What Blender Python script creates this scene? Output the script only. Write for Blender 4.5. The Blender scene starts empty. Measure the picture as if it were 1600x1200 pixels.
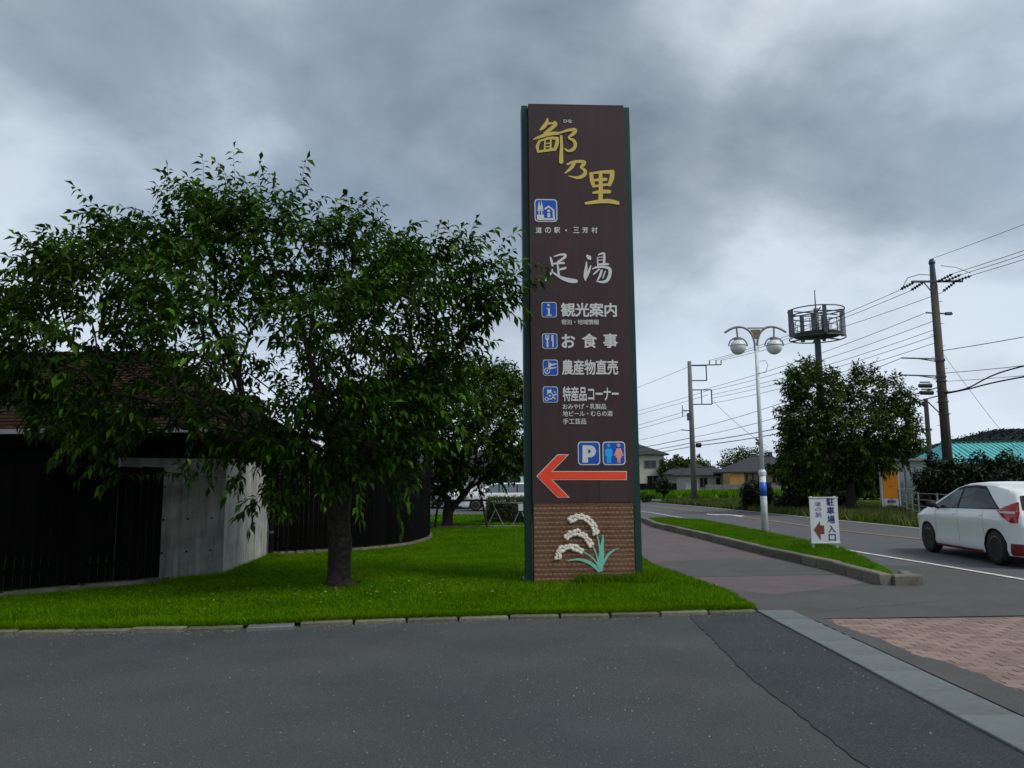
import bpy, bmesh, math, random
import numpy as np
from mathutils import Vector, Matrix, noise as noise_
random.seed(7); RNG = np.random.default_rng(7)
PI = math.pi; R_ = math.radians
scene = bpy.context.scene
COL = scene.collection

# ------------------------------------------------------------------ camera
cam_d = bpy.data.cameras.new('camera'); cam = bpy.data.objects.new('camera', cam_d); COL.objects.link(cam)
cam_d.sensor_width = 36.0; cam_d.lens = 36.0 * 1186 / 1600; cam_d.clip_end = 4000; cam_d.clip_start = 0.05
_p = R_(7.3); _r = 0.0077
_f = Vector((0, math.cos(_p), math.sin(_p))); _u0 = Vector((0, -math.sin(_p), math.cos(_p))); _r0 = Vector((1, 0, 0))
_R = _r0 * math.cos(_r) - _u0 * math.sin(_r); _U = _u0 * math.cos(_r) + _r0 * math.sin(_r)
cam.matrix_world = Matrix(((_R.x, _U.x, -_f.x, 0), (_R.y, _U.y, -_f.y, 0), (_R.z, _U.z, -_f.z, 1.6), (0, 0, 0, 1)))
scene.camera = cam

# ------------------------------------------------------------------ sky, sun, exposure
SUN_EL, SUN_AZ = R_(52), R_(118)          # azimuth clockwise from +Y (behind the camera, to the right)
world = bpy.data.worlds.new('World'); scene.world = world; world.use_nodes = True
wn = world.node_tree.nodes; wl = world.node_tree.links; wn.clear()
def wnode(t, **k):
    n = wn.new(t)
    for a, v in k.items(): setattr(n, a, v)
    return n
def wmath(op, a, b=None):
    n = wnode('ShaderNodeMath', operation=op)
    for i, v in enumerate((a, b)):
        if v is None: continue
        if isinstance(v, (int, float)): n.inputs[i].default_value = v
        else: wl.new(v, n.inputs[i])
    return n.outputs[0]
tc = wnode('ShaderNodeTexCoord'); sx = wnode('ShaderNodeSeparateXYZ'); wl.new(tc.outputs['Generated'], sx.inputs[0])
up = wmath('MAXIMUM', sx.outputs[2], 0.0); den = wmath('ADD', up, 0.42)
cx = wnode('ShaderNodeCombineXYZ'); wl.new(wmath('DIVIDE', sx.outputs[0], den), cx.inputs[0]); wl.new(wmath('DIVIDE', sx.outputs[1], den), cx.inputs[1])
cx.inputs[2].default_value = 3.7
def wnoise(scale, detail, rough, dist=0.0):
    n = wnode('ShaderNodeTexNoise'); n.inputs['Scale'].default_value = scale; n.inputs['Detail'].default_value = detail
    n.inputs['Roughness'].default_value = rough; n.inputs['Distortion'].default_value = dist; wl.new(cx.outputs[0], n.inputs['Vector']); return n.outputs['Fac']
n1 = wnoise(2.1, 9, 0.52, 0.15); n2 = wnoise(1.0, 3, 0.5)
cl = wmath('ADD', wmath('MULTIPLY', n1, 0.60), wmath('MULTIPLY', n2, 0.40))
ramp = wnode('ShaderNodeValToRGB'); wl.new(cl, ramp.inputs[0])
e = ramp.color_ramp.elements
e[0].position = 0.405; e[0].color = (0.135, 0.170, 0.198, 1)
e[1].position = 0.585; e[1].color = (0.48, 0.53, 0.57, 1)
m_ = e.new(0.49); m_.color = (0.245, 0.288, 0.320, 1)
# thin bright air towards the horizon, all the way round
hz = wnode('ShaderNodeMapRange'); hz.inputs[1].default_value = 0.0; hz.inputs[2].default_value = 0.40; hz.inputs[3].default_value = 0.80; hz.inputs[4].default_value = 0.0
hz.interpolation_type = 'SMOOTHSTEP'; wl.new(up, hz.inputs[0])
mixh = wnode('ShaderNodeMix', data_type='RGBA'); wl.new(hz.outputs[0], mixh.inputs[0]); wl.new(ramp.outputs[0], mixh.inputs[6]); mixh.inputs[7].default_value = (0.49, 0.55, 0.645, 1)
scl = wnode('ShaderNodeVectorMath', operation='SCALE'); wl.new(mixh.outputs[2], scl.inputs[0]); scl.inputs['Scale'].default_value = 10.0
sky = wnode('ShaderNodeTexSky', sky_type='NISHITA'); sky.sun_disc = False; sky.sun_elevation = SUN_EL; sky.sun_rotation = SUN_AZ
mixs = wnode('ShaderNodeMix', data_type='RGBA'); n3 = wnoise(0.9, 4, 0.5); thin = wnode('ShaderNodeMapRange'); thin.inputs[1].default_value = 0.42; thin.inputs[2].default_value = 0.66; thin.inputs[3].default_value = 1.0; thin.inputs[4].default_value = 0.70; wl.new(n3, thin.inputs[0]); wl.new(thin.outputs[0], mixs.inputs[0]); wl.new(sky.outputs[0], mixs.inputs[6]); wl.new(scl.outputs[0], mixs.inputs[7])
bg = wnode('ShaderNodeBackground'); bg.inputs['Strength'].default_value = 0.10; wl.new(mixs.outputs[2], bg.inputs['Color'])
wo = wnode('ShaderNodeOutputWorld'); wl.new(bg.outputs[0], wo.inputs['Surface'])

sun_d = bpy.data.lights.new('sun', 'SUN'); sun_d.energy = 1.5; sun_d.angle = R_(18); sun_d.color = (1.0, 0.96, 0.9)
sun = bpy.data.objects.new('sun', sun_d); COL.objects.link(sun)
_sd = Vector((math.sin(SUN_AZ) * math.cos(SUN_EL), math.cos(SUN_AZ) * math.cos(SUN_EL), math.sin(SUN_EL)))
sun.rotation_euler = _sd.to_track_quat('Z', 'Y').to_euler()
vs = scene.view_settings; vs.view_transform = 'Standard'; vs.look = 'None'; vs.exposure = 0.57; vs.gamma = 1.0; vs.use_curve_mapping = False
scene.render.engine = 'CYCLES'
scene.cycles.use_denoising = True
scene.cycles.max_bounces = 6; scene.cycles.transparent_max_bounces = 8
scene.cycles.use_adaptive_sampling = True; scene.cycles.adaptive_threshold = 0.015

# ------------------------------------------------------------------ materials
def mat(name, col, rough=0.8, var=0.2, vscale=3.0, bump=0.0, bscale=60.0, metal=0.0, spec=0.4, island=0.0, objrand=0.0,
        trans=0.0, col2=None, c2scale=1.0, c2lo=0.45, c2hi=0.65, speck=0.0, speckcol=(0.4, 0.4, 0.38), speckscale=90, coat=0.0, streak=0.0, stretch=(1, 1, 1), grain=0.0, young=None):
    m = bpy.data.materials.new(name); m.use_nodes = True
    nt = m.node_tree; N = nt.nodes; L = nt.links; b = N['Principled BSDF']; out = N['Material Output']
    tcn = N.new('ShaderNodeTexCoord'); mp = N.new('ShaderNodeMapping'); mp.inputs['Scale'].default_value = stretch; L.new(tcn.outputs['Object'], mp.inputs[0])
    vec = mp.outputs[0]
    def noise(sc, det=5, ro=0.6):
        n = N.new('ShaderNodeTexNoise'); n.inputs['Scale'].default_value = sc; n.inputs['Detail'].default_value = det; n.inputs['Roughness'].default_value = ro
        L.new(vec, n.inputs['Vector']); return n.outputs['Fac']
    def mrange(src, a, b_, c, d):
        n = N.new('ShaderNodeMapRange'); n.inputs[1].default_value = a; n.inputs[2].default_value = b_; n.inputs[3].default_value = c; n.inputs[4].default_value = d
        L.new(src, n.inputs[0]); return n.outputs[0]
    def mixc(fac, a, b_):
        n = N.new('ShaderNodeMix'); n.data_type = 'RGBA'
        if isinstance(fac, float): n.inputs[0].default_value = fac
        else: L.new(fac, n.inputs[0])
        for i, v in ((6, a), (7, b_)):
            if isinstance(v, tuple): n.inputs[i].default_value = (*v, 1)
            else: L.new(v, n.inputs[i])
        return n.outputs[2]
    def scale(c, f):
        n = N.new('ShaderNodeVectorMath'); n.operation = 'SCALE'
        if isinstance(c, tuple): n.inputs[0].default_value = c
        else: L.new(c, n.inputs[0])
        L.new(f, n.inputs['Scale']); return n.outputs[0]
    c = tuple(col)
    if col2: c = mixc(mrange(noise(c2scale), c2lo, c2hi, 0, 1), c, tuple(col2))
    if var: c = scale(c, mrange(noise(vscale), 0.3, 0.7, 1 - var, 1 + var))
    if grain: c = scale(c, mrange(noise(75, 3, 0.7), 0.32, 0.68, 1 - grain, 1 + grain))
    if streak: 
        n = N.new('ShaderNodeTexNoise'); n.inputs['Scale'].default_value = 1.0; n.inputs['Detail'].default_value = 6
        mp2 = N.new('ShaderNodeMapping'); mp2.inputs['Scale'].default_value = (9, 9, 0.7); L.new(tcn.outputs['Object'], mp2.inputs[0]); L.new(mp2.outputs[0], n.inputs['Vector'])
        c = scale(c, mrange(n.outputs['Fac'], 0.35, 0.65, 1 - streak, 1 + streak * 0.4))
    if young:
        g = N.new('ShaderNodeNewGeometry'); c = mixc(mrange(g.outputs['Random Per Island'], 0.80, 1.0, 0, 1), c, tuple(young))
    if island:
        g = N.new('ShaderNodeNewGeometry'); c = scale(c, mrange(g.outputs['Random Per Island'], 0, 1, 1 - island, 1 + island))
    if objrand:
        oi = N.new('ShaderNodeObjectInfo'); c = scale(c, mrange(oi.outputs['Random'], 0, 1, 1 - objrand, 1 + objrand))
    if speck:
        v = N.new('ShaderNodeTexVoronoi'); v.inputs['Scale'].default_value = speckscale; L.new(vec, v.inputs['Vector'])
        f1 = mrange(v.outputs['Distance'], 0.17, 0.27, 1, 0)
        sc_ = N.new('ShaderNodeSeparateColor'); L.new(v.outputs['Color'], sc_.inputs[0])
        f2 = mrange(sc_.outputs[0], 1 - speck, 1 - speck + 0.01, 0, 1)
        mm = N.new('ShaderNodeMath'); mm.operation = 'MULTIPLY'; L.new(f1, mm.inputs[0]); L.new(f2, mm.inputs[1])
        c = mixc(mm.outputs[0], c, speckcol)
    if isinstance(c, tuple): b.inputs['Base Color'].default_value = (*c, 1)
    else: L.new(c, b.inputs['Base Color'])
    b.inputs['Roughness'].default_value = rough; b.inputs['Metallic'].default_value = metal; b.inputs['Specular IOR Level'].default_value = spec
    if coat: b.inputs['Coat Weight'].default_value = coat; b.inputs['Coat Roughness'].default_value = 0.05
    if bump:
        bn = N.new('ShaderNodeBump'); bn.inputs['Strength'].default_value = bump; bn.inputs['Distance'].default_value = 0.02
        L.new(noise(bscale, 6, 0.65), bn.inputs['Height']); L.new(bn.outputs[0], b.inputs['Normal'])
    if trans:
        tr = N.new('ShaderNodeBsdfTranslucent'); ms = N.new('ShaderNodeMixShader'); ms.inputs[0].default_value = trans
        if isinstance(c, tuple): tr.inputs[0].default_value = (*c, 1)
        else: L.new(c, tr.inputs[0])
        L.new(b.outputs[0], ms.inputs[1]); L.new(tr.outputs[0], ms.inputs[2]); L.new(ms.outputs[0], out.inputs[0])
    return m
def glassmat(name, col=(0.02, 0.025, 0.03), rough=0.05):
    return mat(name, col, rough=rough, var=0.0, spec=0.6, coat=0.6)

ASPH = mat('asphalt_worn', (0.073, 0.080, 0.080), 0.85, 0.2, 0.55, 0.9, 120, grain=0.35, col2=(0.054, 0.065, 0.070), c2scale=0.30, c2lo=0.40, c2hi=0.62, speck=0.16, speckcol=(0.17, 0.17, 0.16), speckscale=34)
ASPH2 = mat('asphalt_newer', (0.040, 0.049, 0.054), 0.85, 0.18, 1.3, 1.0, 90, grain=0.45, speck=0.16, speckcol=(0.13, 0.135, 0.14), speckscale=42)
ASPHR = mat('asphalt_road', (0.086, 0.089, 0.094), 0.85, 0.12, 0.5, 0.3, 120, grain=0.2, col2=(0.080, 0.082, 0.088), c2scale=0.25)
ASPHP = mat('asphalt_patch', (0.074, 0.075, 0.073), 0.88, 0.16, 1.2, 0.4, 130, grain=0.3, speck=0.06, speckscale=40, speckcol=(0.2, 0.2, 0.19))
SIDE = mat('pink_asphalt', (0.115, 0.090, 0.092), 0.88, 0.18, 1.4, 0.35, 130, grain=0.25, col2=(0.100, 0.084, 0.085), c2scale=0.7)
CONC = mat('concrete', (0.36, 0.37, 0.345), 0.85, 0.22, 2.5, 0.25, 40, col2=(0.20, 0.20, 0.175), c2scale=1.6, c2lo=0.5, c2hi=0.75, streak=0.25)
CONCF = mat('stained_shaded_concrete', (0.24, 0.25, 0.23), 0.88, 0.25, 2.2, 0.3, 40, col2=(0.13, 0.14, 0.125), c2scale=1.3, c2lo=0.45, c2hi=0.7, streak=0.35)  # streak stains, plus the tree's shade on the front face darkened into the colour
CONCK = mat('kerb_concrete', (0.165, 0.150, 0.120), 0.9, 0.28, 5, 0.5, 50, col2=(0.075, 0.075, 0.050), c2scale=3.0, objrand=0.22)
CONCG = mat('gutter_concrete', (0.135, 0.158, 0.158), 0.85, 0.2, 4, 0.4, 60, objrand=0.08, col2=(0.105, 0.12, 0.12), c2scale=2.5)
EDGEST = mat('edging_stone', (0.14, 0.132, 0.10), 0.9, 0.3, 6, 0.5, 50, col2=(0.10, 0.11, 0.06), c2scale=4.0, objrand=0.3)
PAVE = mat('clay_paver', (0.245, 0.170, 0.142), 0.85, 0.16, 6, 0.4, 70, objrand=0.22, col2=(0.18, 0.135, 0.120), c2scale=1.5)
SANDJ = mat('joint_sand', (0.12, 0.095, 0.08), 0.95, 0.2, 8)
STEEL = mat('drain_cover_steel', (0.15, 0.165, 0.17), 0.6, 0.2, 6, 0.3, 40, metal=0.3)
PAINTW = mat('road_paint_white', (0.58, 0.57, 0.54), 0.8, 0.25, 6, 0.2, 60, col2=(0.28, 0.28, 0.27), c2scale=7, c2lo=0.5, c2hi=0.7)
PAINTO = mat('road_paint_orange', (0.42, 0.24, 0.10), 0.8, 0.25, 6, col2=(0.17, 0.14, 0.11), c2scale=5, c2lo=0.45, c2hi=0.65)
SOIL = mat('lawn_soil', (0.032, 0.090, 0.002), 0.98, 0.3, 1.2, 0.6, 60, col2=(0.045, 0.10, 0.002), c2scale=0.4, spec=0.02)
FIELD = mat('field_green', (0.085, 0.125, 0.035), 0.95, 0.2, 0.05, col2=(0.06, 0.10, 0.02), c2scale=0.03)
PADDY = mat('rice_field', (0.115, 0.215, 0.018), 0.9, 0.15, 0.2, 0.5, 3)
GRASS = mat('grass_blade', (0.080, 0.205, 0.001), 0.8, 0.25, 0.8, island=0.4, trans=0.4, spec=0.02, col2=(0.118, 0.235, 0.001), c2scale=0.6, c2lo=0.45, c2hi=0.62, young=(0.15, 0.21, 0.012))
GRASSM = mat('verge_grass_blade', (0.085, 0.210, 0.006), 0.8, 0.25, 1.0, island=0.4, trans=0.4, spec=0.03, col2=(0.14, 0.21, 0.03), c2scale=1.2, c2lo=0.55, c2hi=0.75)
GRASSD = mat('wild_grass_blade', (0.075, 0.115, 0.022), 0.8, 0.25, 0.6, island=0.45, trans=0.3, spec=0.15, col2=(0.13, 0.13, 0.045), c2scale=0.8)
LEAF = mat('cherry_leaf', (0.024, 0.066, 0.006), 0.6, 0.25, 0.7, island=0.6, trans=0.35, spec=0.10, col2=(0.040, 0.092, 0.007), c2scale=0.9, c2lo=0.5, c2hi=0.7, young=(0.075, 0.16, 0.012))
LEAF2 = mat('evergreen_leaf', (0.034, 0.082, 0.009), 0.6, 0.3, 0.5, island=0.6, trans=0.35, spec=0.10, young=(0.08, 0.15, 0.015))
LEAF3 = mat('roadside_leaf', (0.036, 0.070, 0.012), 0.6, 0.3, 0.5, island=0.6, trans=0.3, spec=0.12, young=(0.09, 0.15, 0.02))
LEAFD = mat('dark_shrub_leaf', (0.018, 0.032, 0.012), 0.55, 0.25, 0.8, island=0.5, trans=0.12, spec=0.3)
LEAFH = mat('clipped_hedge_leaf', (0.050, 0.095, 0.012), 0.5, 0.25, 1.0, island=0.5, trans=0.2, spec=0.3)
BARK = mat('cherry_bark', (0.018, 0.015, 0.012), 0.92, 0.4, 9, 1.0, 16, col2=(0.048, 0.036, 0.024), c2scale=7, stretch=(1.2, 1.2, 1.5))
BARKD = mat('dark_bark', (0.026, 0.022, 0.018), 0.92, 0.3, 6, 0.7, 25)
BROWN = mat('sign_brown_enamel', (0.050, 0.027, 0.028), 0.5, 0.08, 1.5, spec=0.3, streak=0.12)
BROWN2 = mat('sign_hatch_enamel', (0.055, 0.030, 0.029), 0.5, 0.05, 3, spec=0.35)
GREENM = mat('sign_green_post', (0.004, 0.040, 0.030), 0.45, 0.12, 3, spec=0.4)
TILE = mat('terracotta_tile', (0.155, 0.066, 0.040), 0.75, 0.25, 9, 0.4, 50, objrand=0.10, col2=(0.115, 0.05, 0.032), c2scale=5)
GROUT = mat('tile_grout', (0.42, 0.27, 0.16), 0.9, 0.2, 10)
GOLD = mat('gold_lettering', (0.62, 0.46, 0.10), 0.5, 0.08, 20)
WHITE = mat('white_lettering', (0.66, 0.65, 0.64), 0.5, 0.05, 20)
BLUE = mat('pictogram_blue', (0.004, 0.085, 0.46), 0.45, 0.06, 10)
REDA = mat('arrow_red', (0.90, 0.065, 0.018), 0.5, 0.05, 5)
CYAN = mat('pictogram_cyan', (0.02, 0.40, 0.85), 0.5, 0.0)
PINK = mat('pictogram_pink', (0.85, 0.33, 0.28), 0.5, 0.0)
MINT = mat('mint_glaze', (0.20, 0.55, 0.42), 0.4, 0.12, 14)
CREAM = mat('cream_glaze', (0.60, 0.57, 0.47), 0.5, 0.15, 25, island=0.12)
BLACKW = mat('charred_board', (0.0022, 0.0021, 0.0025), 0.9, 0.4, 4, 0.4, 20, objrand=0.35, stretch=(5, 5, 0.7), spec=0.06)
DARKIN = mat('dark_timber', (0.005, 0.005, 0.007), 0.9, 0.3, 3, spec=0.1)
ROOFB = mat('brown_shingle', (0.027, 0.015, 0.009), 0.95, 0.25, 5, 0.4, 40, island=0.30, col2=(0.020, 0.015, 0.009), c2scale=1.2, spec=0.05)
FASC = mat('eave_gutter_metal', (0.20, 0.21, 0.23), 0.6, 0.15, 4)
WPAINT = mat('white_pole_paint', (0.62, 0.66, 0.68), 0.45, 0.12, 3, col2=(0.42, 0.45, 0.45), c2scale=5, c2lo=0.55, c2hi=0.75)
GREYP = mat('grey_galvanised', (0.23, 0.25, 0.27), 0.5, 0.15, 4, metal=0.4)
GREYD = mat('dark_galvanised', (0.070, 0.080, 0.098), 0.55, 0.15, 4, metal=0.3)
GLOBE = mat('lamp_diffuser', (0.66, 0.68, 0.68), 0.35, 0.08, 5)
POLEC = mat('pole_concrete', (0.155, 0.15, 0.145), 0.85, 0.15, 2, 0.2, 30)
POLEB = mat('pole_brown', (0.085, 0.070, 0.062), 0.85, 0.25, 2, 0.2, 30, col2=(0.06, 0.06, 0.035), c2scale=1.0)
BLACKR = mat('black_rubber', (0.010, 0.010, 0.011), 0.7, 0.1, 5)
WIRE = mat('wire_black', (0.02, 0.021, 0.024), 0.6, 0.0)
CARW = mat('pearl_white_paint', (0.78, 0.80, 0.80), 0.25, 0.0, spec=0.5, coat=0.8)
CARD = mat('dark_grey_car_paint', (0.035, 0.037, 0.042), 0.25, 0.0, coat=0.8)
GLASS = mat('tinted_glass', (0.012, 0.014, 0.017), 0.04, 0.0, spec=0.5)
GLASSL = mat('window_glass_light', (0.10, 0.13, 0.14), 0.05, 0.0, spec=0.8, coat=0.7)
RIM = mat('dark_alloy', (0.10, 0.10, 0.11), 0.35, 0.0, metal=0.5)
REDL = mat('tail_lamp_red', (0.42, 0.012, 0.012), 0.15, 0.0, coat=0.8)
CLEARL = mat('lamp_clear', (0.6, 0.6, 0.62), 0.1, 0.0, coat=0.8)
REDT = mat('dark_red_trim', (0.16, 0.012, 0.016), 0.35, 0.0)
BOARDW = mat('board_white', (0.60, 0.63, 0.66), 0.5, 0.06, 4)
NAVY = mat('navy_print', (0.020, 0.028, 0.14), 0.6, 0.0)
GREYPR = mat('faded_print', (0.16, 0.19, 0.26), 0.6, 0.0)
BRPR = mat('brown_print', (0.17, 0.045, 0.02), 0.6, 0.0)
ORANGE = mat('orange_board', (0.72, 0.27, 0.012), 0.5, 0.06, 3)
BLUEP = mat('blue_plate', (0.02, 0.12, 0.55), 0.4, 0.05, 4)
CREAMW = mat('cream_wall', (0.50, 0.49, 0.40), 0.85, 0.08, 0.6)
GREYW = mat('grey_wall', (0.17, 0.165, 0.16), 0.85, 0.15, 0.6)
PALEW = mat('pale_wall', (0.36, 0.36, 0.35), 0.85, 0.1, 0.6)
TIMBW = mat('timber_wall', (0.25, 0.185, 0.135), 0.8, 0.15, 0.6, stretch=(1, 1, 6))
TIMBO = mat('ochre_timber', (0.33, 0.20, 0.07), 0.8, 0.15, 0.8, stretch=(6, 6, 1))
TIMBD = mat('dark_frame_timber', (0.05, 0.035, 0.025), 0.8, 0.15, 1)
ROOFG = mat('grey_roof_tile', (0.034, 0.036, 0.042), 0.9, 0.12, 1.0, 0.3, 6)
TEAL = mat('teal_sheet_roof', (0.10, 0.44, 0.45), 0.6, 0.12, 0.5)
HILL = mat('wooded_hill', (0.020, 0.036, 0.034), 0.95, 0.4, 0.06, col2=(0.03, 0.05, 0.036), c2scale=0.03)
WALLB = mat('block_wall', (0.155, 0.15, 0.14), 0.9, 0.2, 0.8)
REDP = mat('red_box_paint', (0.60, 0.045, 0.025), 0.5, 0.1, 3)
PALET = mat('pale_teal_cloth', (0.38, 0.62, 0.60), 0.8, 0.1, 3)

# ------------------------------------------------------------------ mesh helpers
class MB:
    def __init__(s): s.v = []; s.f = []
    def add(s, vs, fs):
        o = len(s.v); s.v.extend(tuple(map(float, q)) for q in vs); s.f.extend(tuple(i + o for i in q) for q in fs); return s
    def box(s, cx, cy, cz, sx, sy, sz, rz=0.0, M=None):
        c, n = math.cos(rz), math.sin(rz); vs = []
        for z in (-1, 1):
            for x, y in ((-1, -1), (1, -1), (1, 1), (-1, 1)):
                X, Y = x * sx / 2, y * sy / 2; vs.append(Vector((cx + X * c - Y * n, cy + X * n + Y * c, cz + z * sz / 2)))
        if M: vs = [M @ q for q in vs]
        return s.add(vs, [(3, 2, 1, 0), (4, 5, 6, 7), (0, 1, 5, 4), (1, 2, 6, 5), (2, 3, 7, 6), (3, 0, 4, 7)])
    def cbox(s, cx, cy, z0, z1, sx, sy, ch, rz=0.0):      # box with chamfered top edges
        c, n = math.cos(rz), math.sin(rz); vs = []
        for z, k in ((z0, 0), (z1 - ch, 0), (z1, ch)):
            for x, y in ((-1, -1), (1, -1), (1, 1), (-1, 1)):
                X, Y = x * (sx / 2 - k), y * (sy / 2 - k); vs.append((cx + X * c - Y * n, cy + X * n + Y * c, z))
        fs = [(8, 9, 10, 11)]
        for r in (0, 4):
            for i in range(4): j = (i + 1) % 4; fs.append((r + i, r + j, r + 4 + j, r + 4 + i))
        return s.add(vs, fs)
    def prism(s, pts, z0, z1):
        n = len(pts); vs = [(x, y, z0) for x, y in pts] + [(x, y, z1) for x, y in pts]
        return s.add(vs, [tuple(range(n, 2 * n)), tuple(reversed(range(n)))] + [(i, (i + 1) % n, n + (i + 1) % n, n + i) for i in range(n)])
    def bar(s, a, b, w, h=None):
        a, b = Vector(a), Vector(b); d = (b - a); l = d.length; q = d.to_track_quat('X', 'Z').to_matrix().to_4x4()
        return s.box(l / 2, 0, 0, l, w, h or w, M=Matrix.Translation(a) @ q)
    def tube(s, path, rad, n=8, cap=True):
        P_ = [Vector(q) for q in path]; rad = rad if hasattr(rad, '__len__') else [rad] * len(P_)
        rings = []; prev = None
        for i, q in enumerate(P_):
            d = (P_[min(i + 1, len(P_) - 1)] - P_[max(i - 1, 0)]).normalized()
            if prev is None: a = d.orthogonal().normalized()
            else: a = (prev - d * prev.dot(d)).normalized()
            prev = a; b = d.cross(a); o = len(s.v)
            for k in range(n):
                t = 2 * PI * k / n; w = q + (a * math.cos(t) + b * math.sin(t)) * rad[i]; s.v.append(tuple(w))
            rings.append(o)
        for r0, r1 in zip(rings, rings[1:]):
            for k in range(n): j = (k + 1) % n; s.f.append((r0 + k, r0 + j, r1 + j, r1 + k))
        if cap: s.f.append(tuple(reversed(range(rings[0], rings[0] + n)))); s.f.append(tuple(range(rings[-1], rings[-1] + n)))
        return s
    def lathe(s, prof, n=16, M=None):     # (r, z)
        rings = []
        for r, z in prof:
            o = len(s.v)
            for k in range(n):
                t = 2 * PI * k / n; q = Vector((r * math.cos(t), r * math.sin(t), z)); s.v.append(tuple(M @ q if M else q))
            rings.append(o)
        for r0, r1 in zip(rings, rings[1:]):
            for k in range(n): j = (k + 1) % n; s.f.append((r0 + k, r0 + j, r1 + j, r1 + k))
        s.f.append(tuple(reversed(range(rings[0], rings[0] + n)))); s.f.append(tuple(range(rings[-1], rings[-1] + n)))
        return s
    def ring(s, c, R, r, n=32, m=6):
        path = [(c[0] + R * math.cos(2 * PI * i / n), c[1] + R * math.sin(2 * PI * i / n), c[2]) for i in range(n + 1)]
        return s.tube(path, r, m, cap=False)
    def mesh(s, name, m, smooth=False):
        me = bpy.data.meshes.new(name); me.from_pydata(s.v, [], s.f); me.materials.append(m)
        if smooth: me.shade_smooth()
        me.update(); return me
    def build(s, name, m, parent=None, smooth=False, loc=None, rz=0.0):
        return link(name, s.mesh(name, m, smooth), parent, loc, rz)
def link(name, me, parent=None, loc=None, rz=0.0):
    o = bpy.data.objects.new(name, me); COL.objects.link(o)
    if parent: o.parent = parent
    if loc is not None: o.location = loc
    if rz: o.rotation_euler = (0, 0, rz)
    return o
def thing(name, label, cat, loc=(0, 0, 0), rz=0.0, group=None):
    o = link(name, None, None, loc, rz); return tag(o, label, cat, group)
def tag(o, label=None, cat=None, group=None, kind=None):
    if label: o['label'] = label
    if cat: o['category'] = cat
    if group: o['group'] = group
    if kind: o['kind'] = kind
    return o
def structure(o, label=None): 
    o['kind'] = 'structure'
    if label: o['label'] = label
    return o
def sheet(name, pts, z, m, label=None):
    return structure(MB().add([(x, y, z) for x, y in pts], [tuple(range(len(pts)))]).build(name, m), label)
def np_mesh(name, V, tris, m):
    V = np.asarray(V, np.float32); tris = np.asarray(tris, np.int32)
    me = bpy.data.meshes.new(name); me.vertices.add(len(V)); me.vertices.foreach_set('co', V.ravel())
    me.loops.add(tris.size); me.loops.foreach_set('vertex_index', tris.ravel())
    me.polygons.add(len(tris)); me.polygons.foreach_set('loop_start', np.arange(0, tris.size, 3, dtype=np.int32))
    me.update(calc_edges=True); me.materials.append(m); return me
def in_poly(P, poly):
    x, y = P[:, 0], P[:, 1]; c = np.zeros(len(P), bool); n = len(poly)
    for i in range(n):
        x0, y0 = poly[i]; x1, y1 = poly[i - 1]
        if y0 == y1: continue
        c ^= ((y0 > y) != (y1 > y)) & (x < (x1 - x0) * (y - y0) / (y1 - y0) + x0)
    return c
def edge_dist(P, poly):
    d = np.full(len(P), 1e9); A = np.asarray(poly, float)
    for i in range(len(A)):
        a, b = A[i - 1], A[i]; ab = b - a; t = np.clip(((P - a) @ ab) / max(ab @ ab, 1e-9), 0, 1); d = np.minimum(d, np.linalg.norm(P - a - t[:, None] * ab, axis=1))
    return d
def blades(name, poly, n, h, w, m, z=0.0, near_bias=True, label=None, lean=0.5, holes=()):
    A = np.asarray(poly); lo, hi = A.min(0), A.max(0); out = np.zeros((0, 2))
    while len(out) < n:
        q = lo + RNG.random((n * 2, 2)) * (hi - lo); k = in_poly(q, poly)
        if near_bias: k &= RNG.random(len(q)) < np.clip((lo[1] + 1.5) / np.maximum(q[:, 1], 0.1), 0.08, 1) ** 1.3
        for hx, hy, hr in holes: k &= (q[:, 0] - hx) ** 2 + (q[:, 1] - hy) ** 2 > hr * hr
        out = np.vstack([out, q[k]])
    q = out[:n]; a = RNG.random(n) * 2 * PI; H = h * (0.5 + 0.8 * RNG.random(n)); W = w * (0.6 + 0.8 * RNG.random(n)) * np.maximum(1, q[:, 1] / 18)
    B = np.c_[q, np.full(n, z)]; dx = np.c_[np.cos(a), np.sin(a), np.zeros(n)] * W[:, None] / 2
    l = RNG.normal(0, lean, (n, 2)) * H[:, None]
    T = B + np.c_[l, H]
    V = np.stack([B - dx, B + dx, T], 1).reshape(-1, 3)
    o = link(name, np_mesh(name, V, np.arange(n * 3).reshape(-1, 3), m)); return tag(o, label, 'grass', kind='stuff')

# ------------------------------------------------------------------ ground, lot, road, pavements
sheet('ground', [(-1500, -300), (1500, -300), (1500, 1800), (-1500, 1800)], -0.05, FIELD, 'flat green farmland reaching the horizon')
sheet('parking_lot', [(-40, -12), (3.2, -12), (3.2, 9.7), (3.2, 26.7), (2.0, 58), (-45, 58), (-45, 20), (-40, 8)], -0.012, ASPH, 'worn grey asphalt of the parking lot')
def seamy(x0, y0, x1, y1, n, amp):
    return [(x0 + (x1 - x0) * i / n + random.uniform(-amp, amp), y0 + (y1 - y0) * i / n) for i in range(n + 1)]
sheet('asphalt_strip', seamy(2.09, 9.36, 1.93, 6.4, 40, 0.016) + seamy(1.93, 6.33, 2.25, -6, 110, 0.016) + [(2.98, -6), (2.98, 9.50)], -0.006, ASPH2, 'newer dark asphalt strip beside the concrete gutter')
sheet('road', [(5.0, -30), (14.2, -30), (13.6, 10), (13.4, 17), (13.2, 25), (12.4, 34), (11.5, 45), (9.5, 60), (4, 85), (-10, 120), (-22, 115), (-6, 82), (1.5, 60), (3.5, 45), (4.6, 32), (3.2, 26.7), (3.1, 10)], -0.008, ASPHR, 'two lane asphalt road past the rest area')
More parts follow.
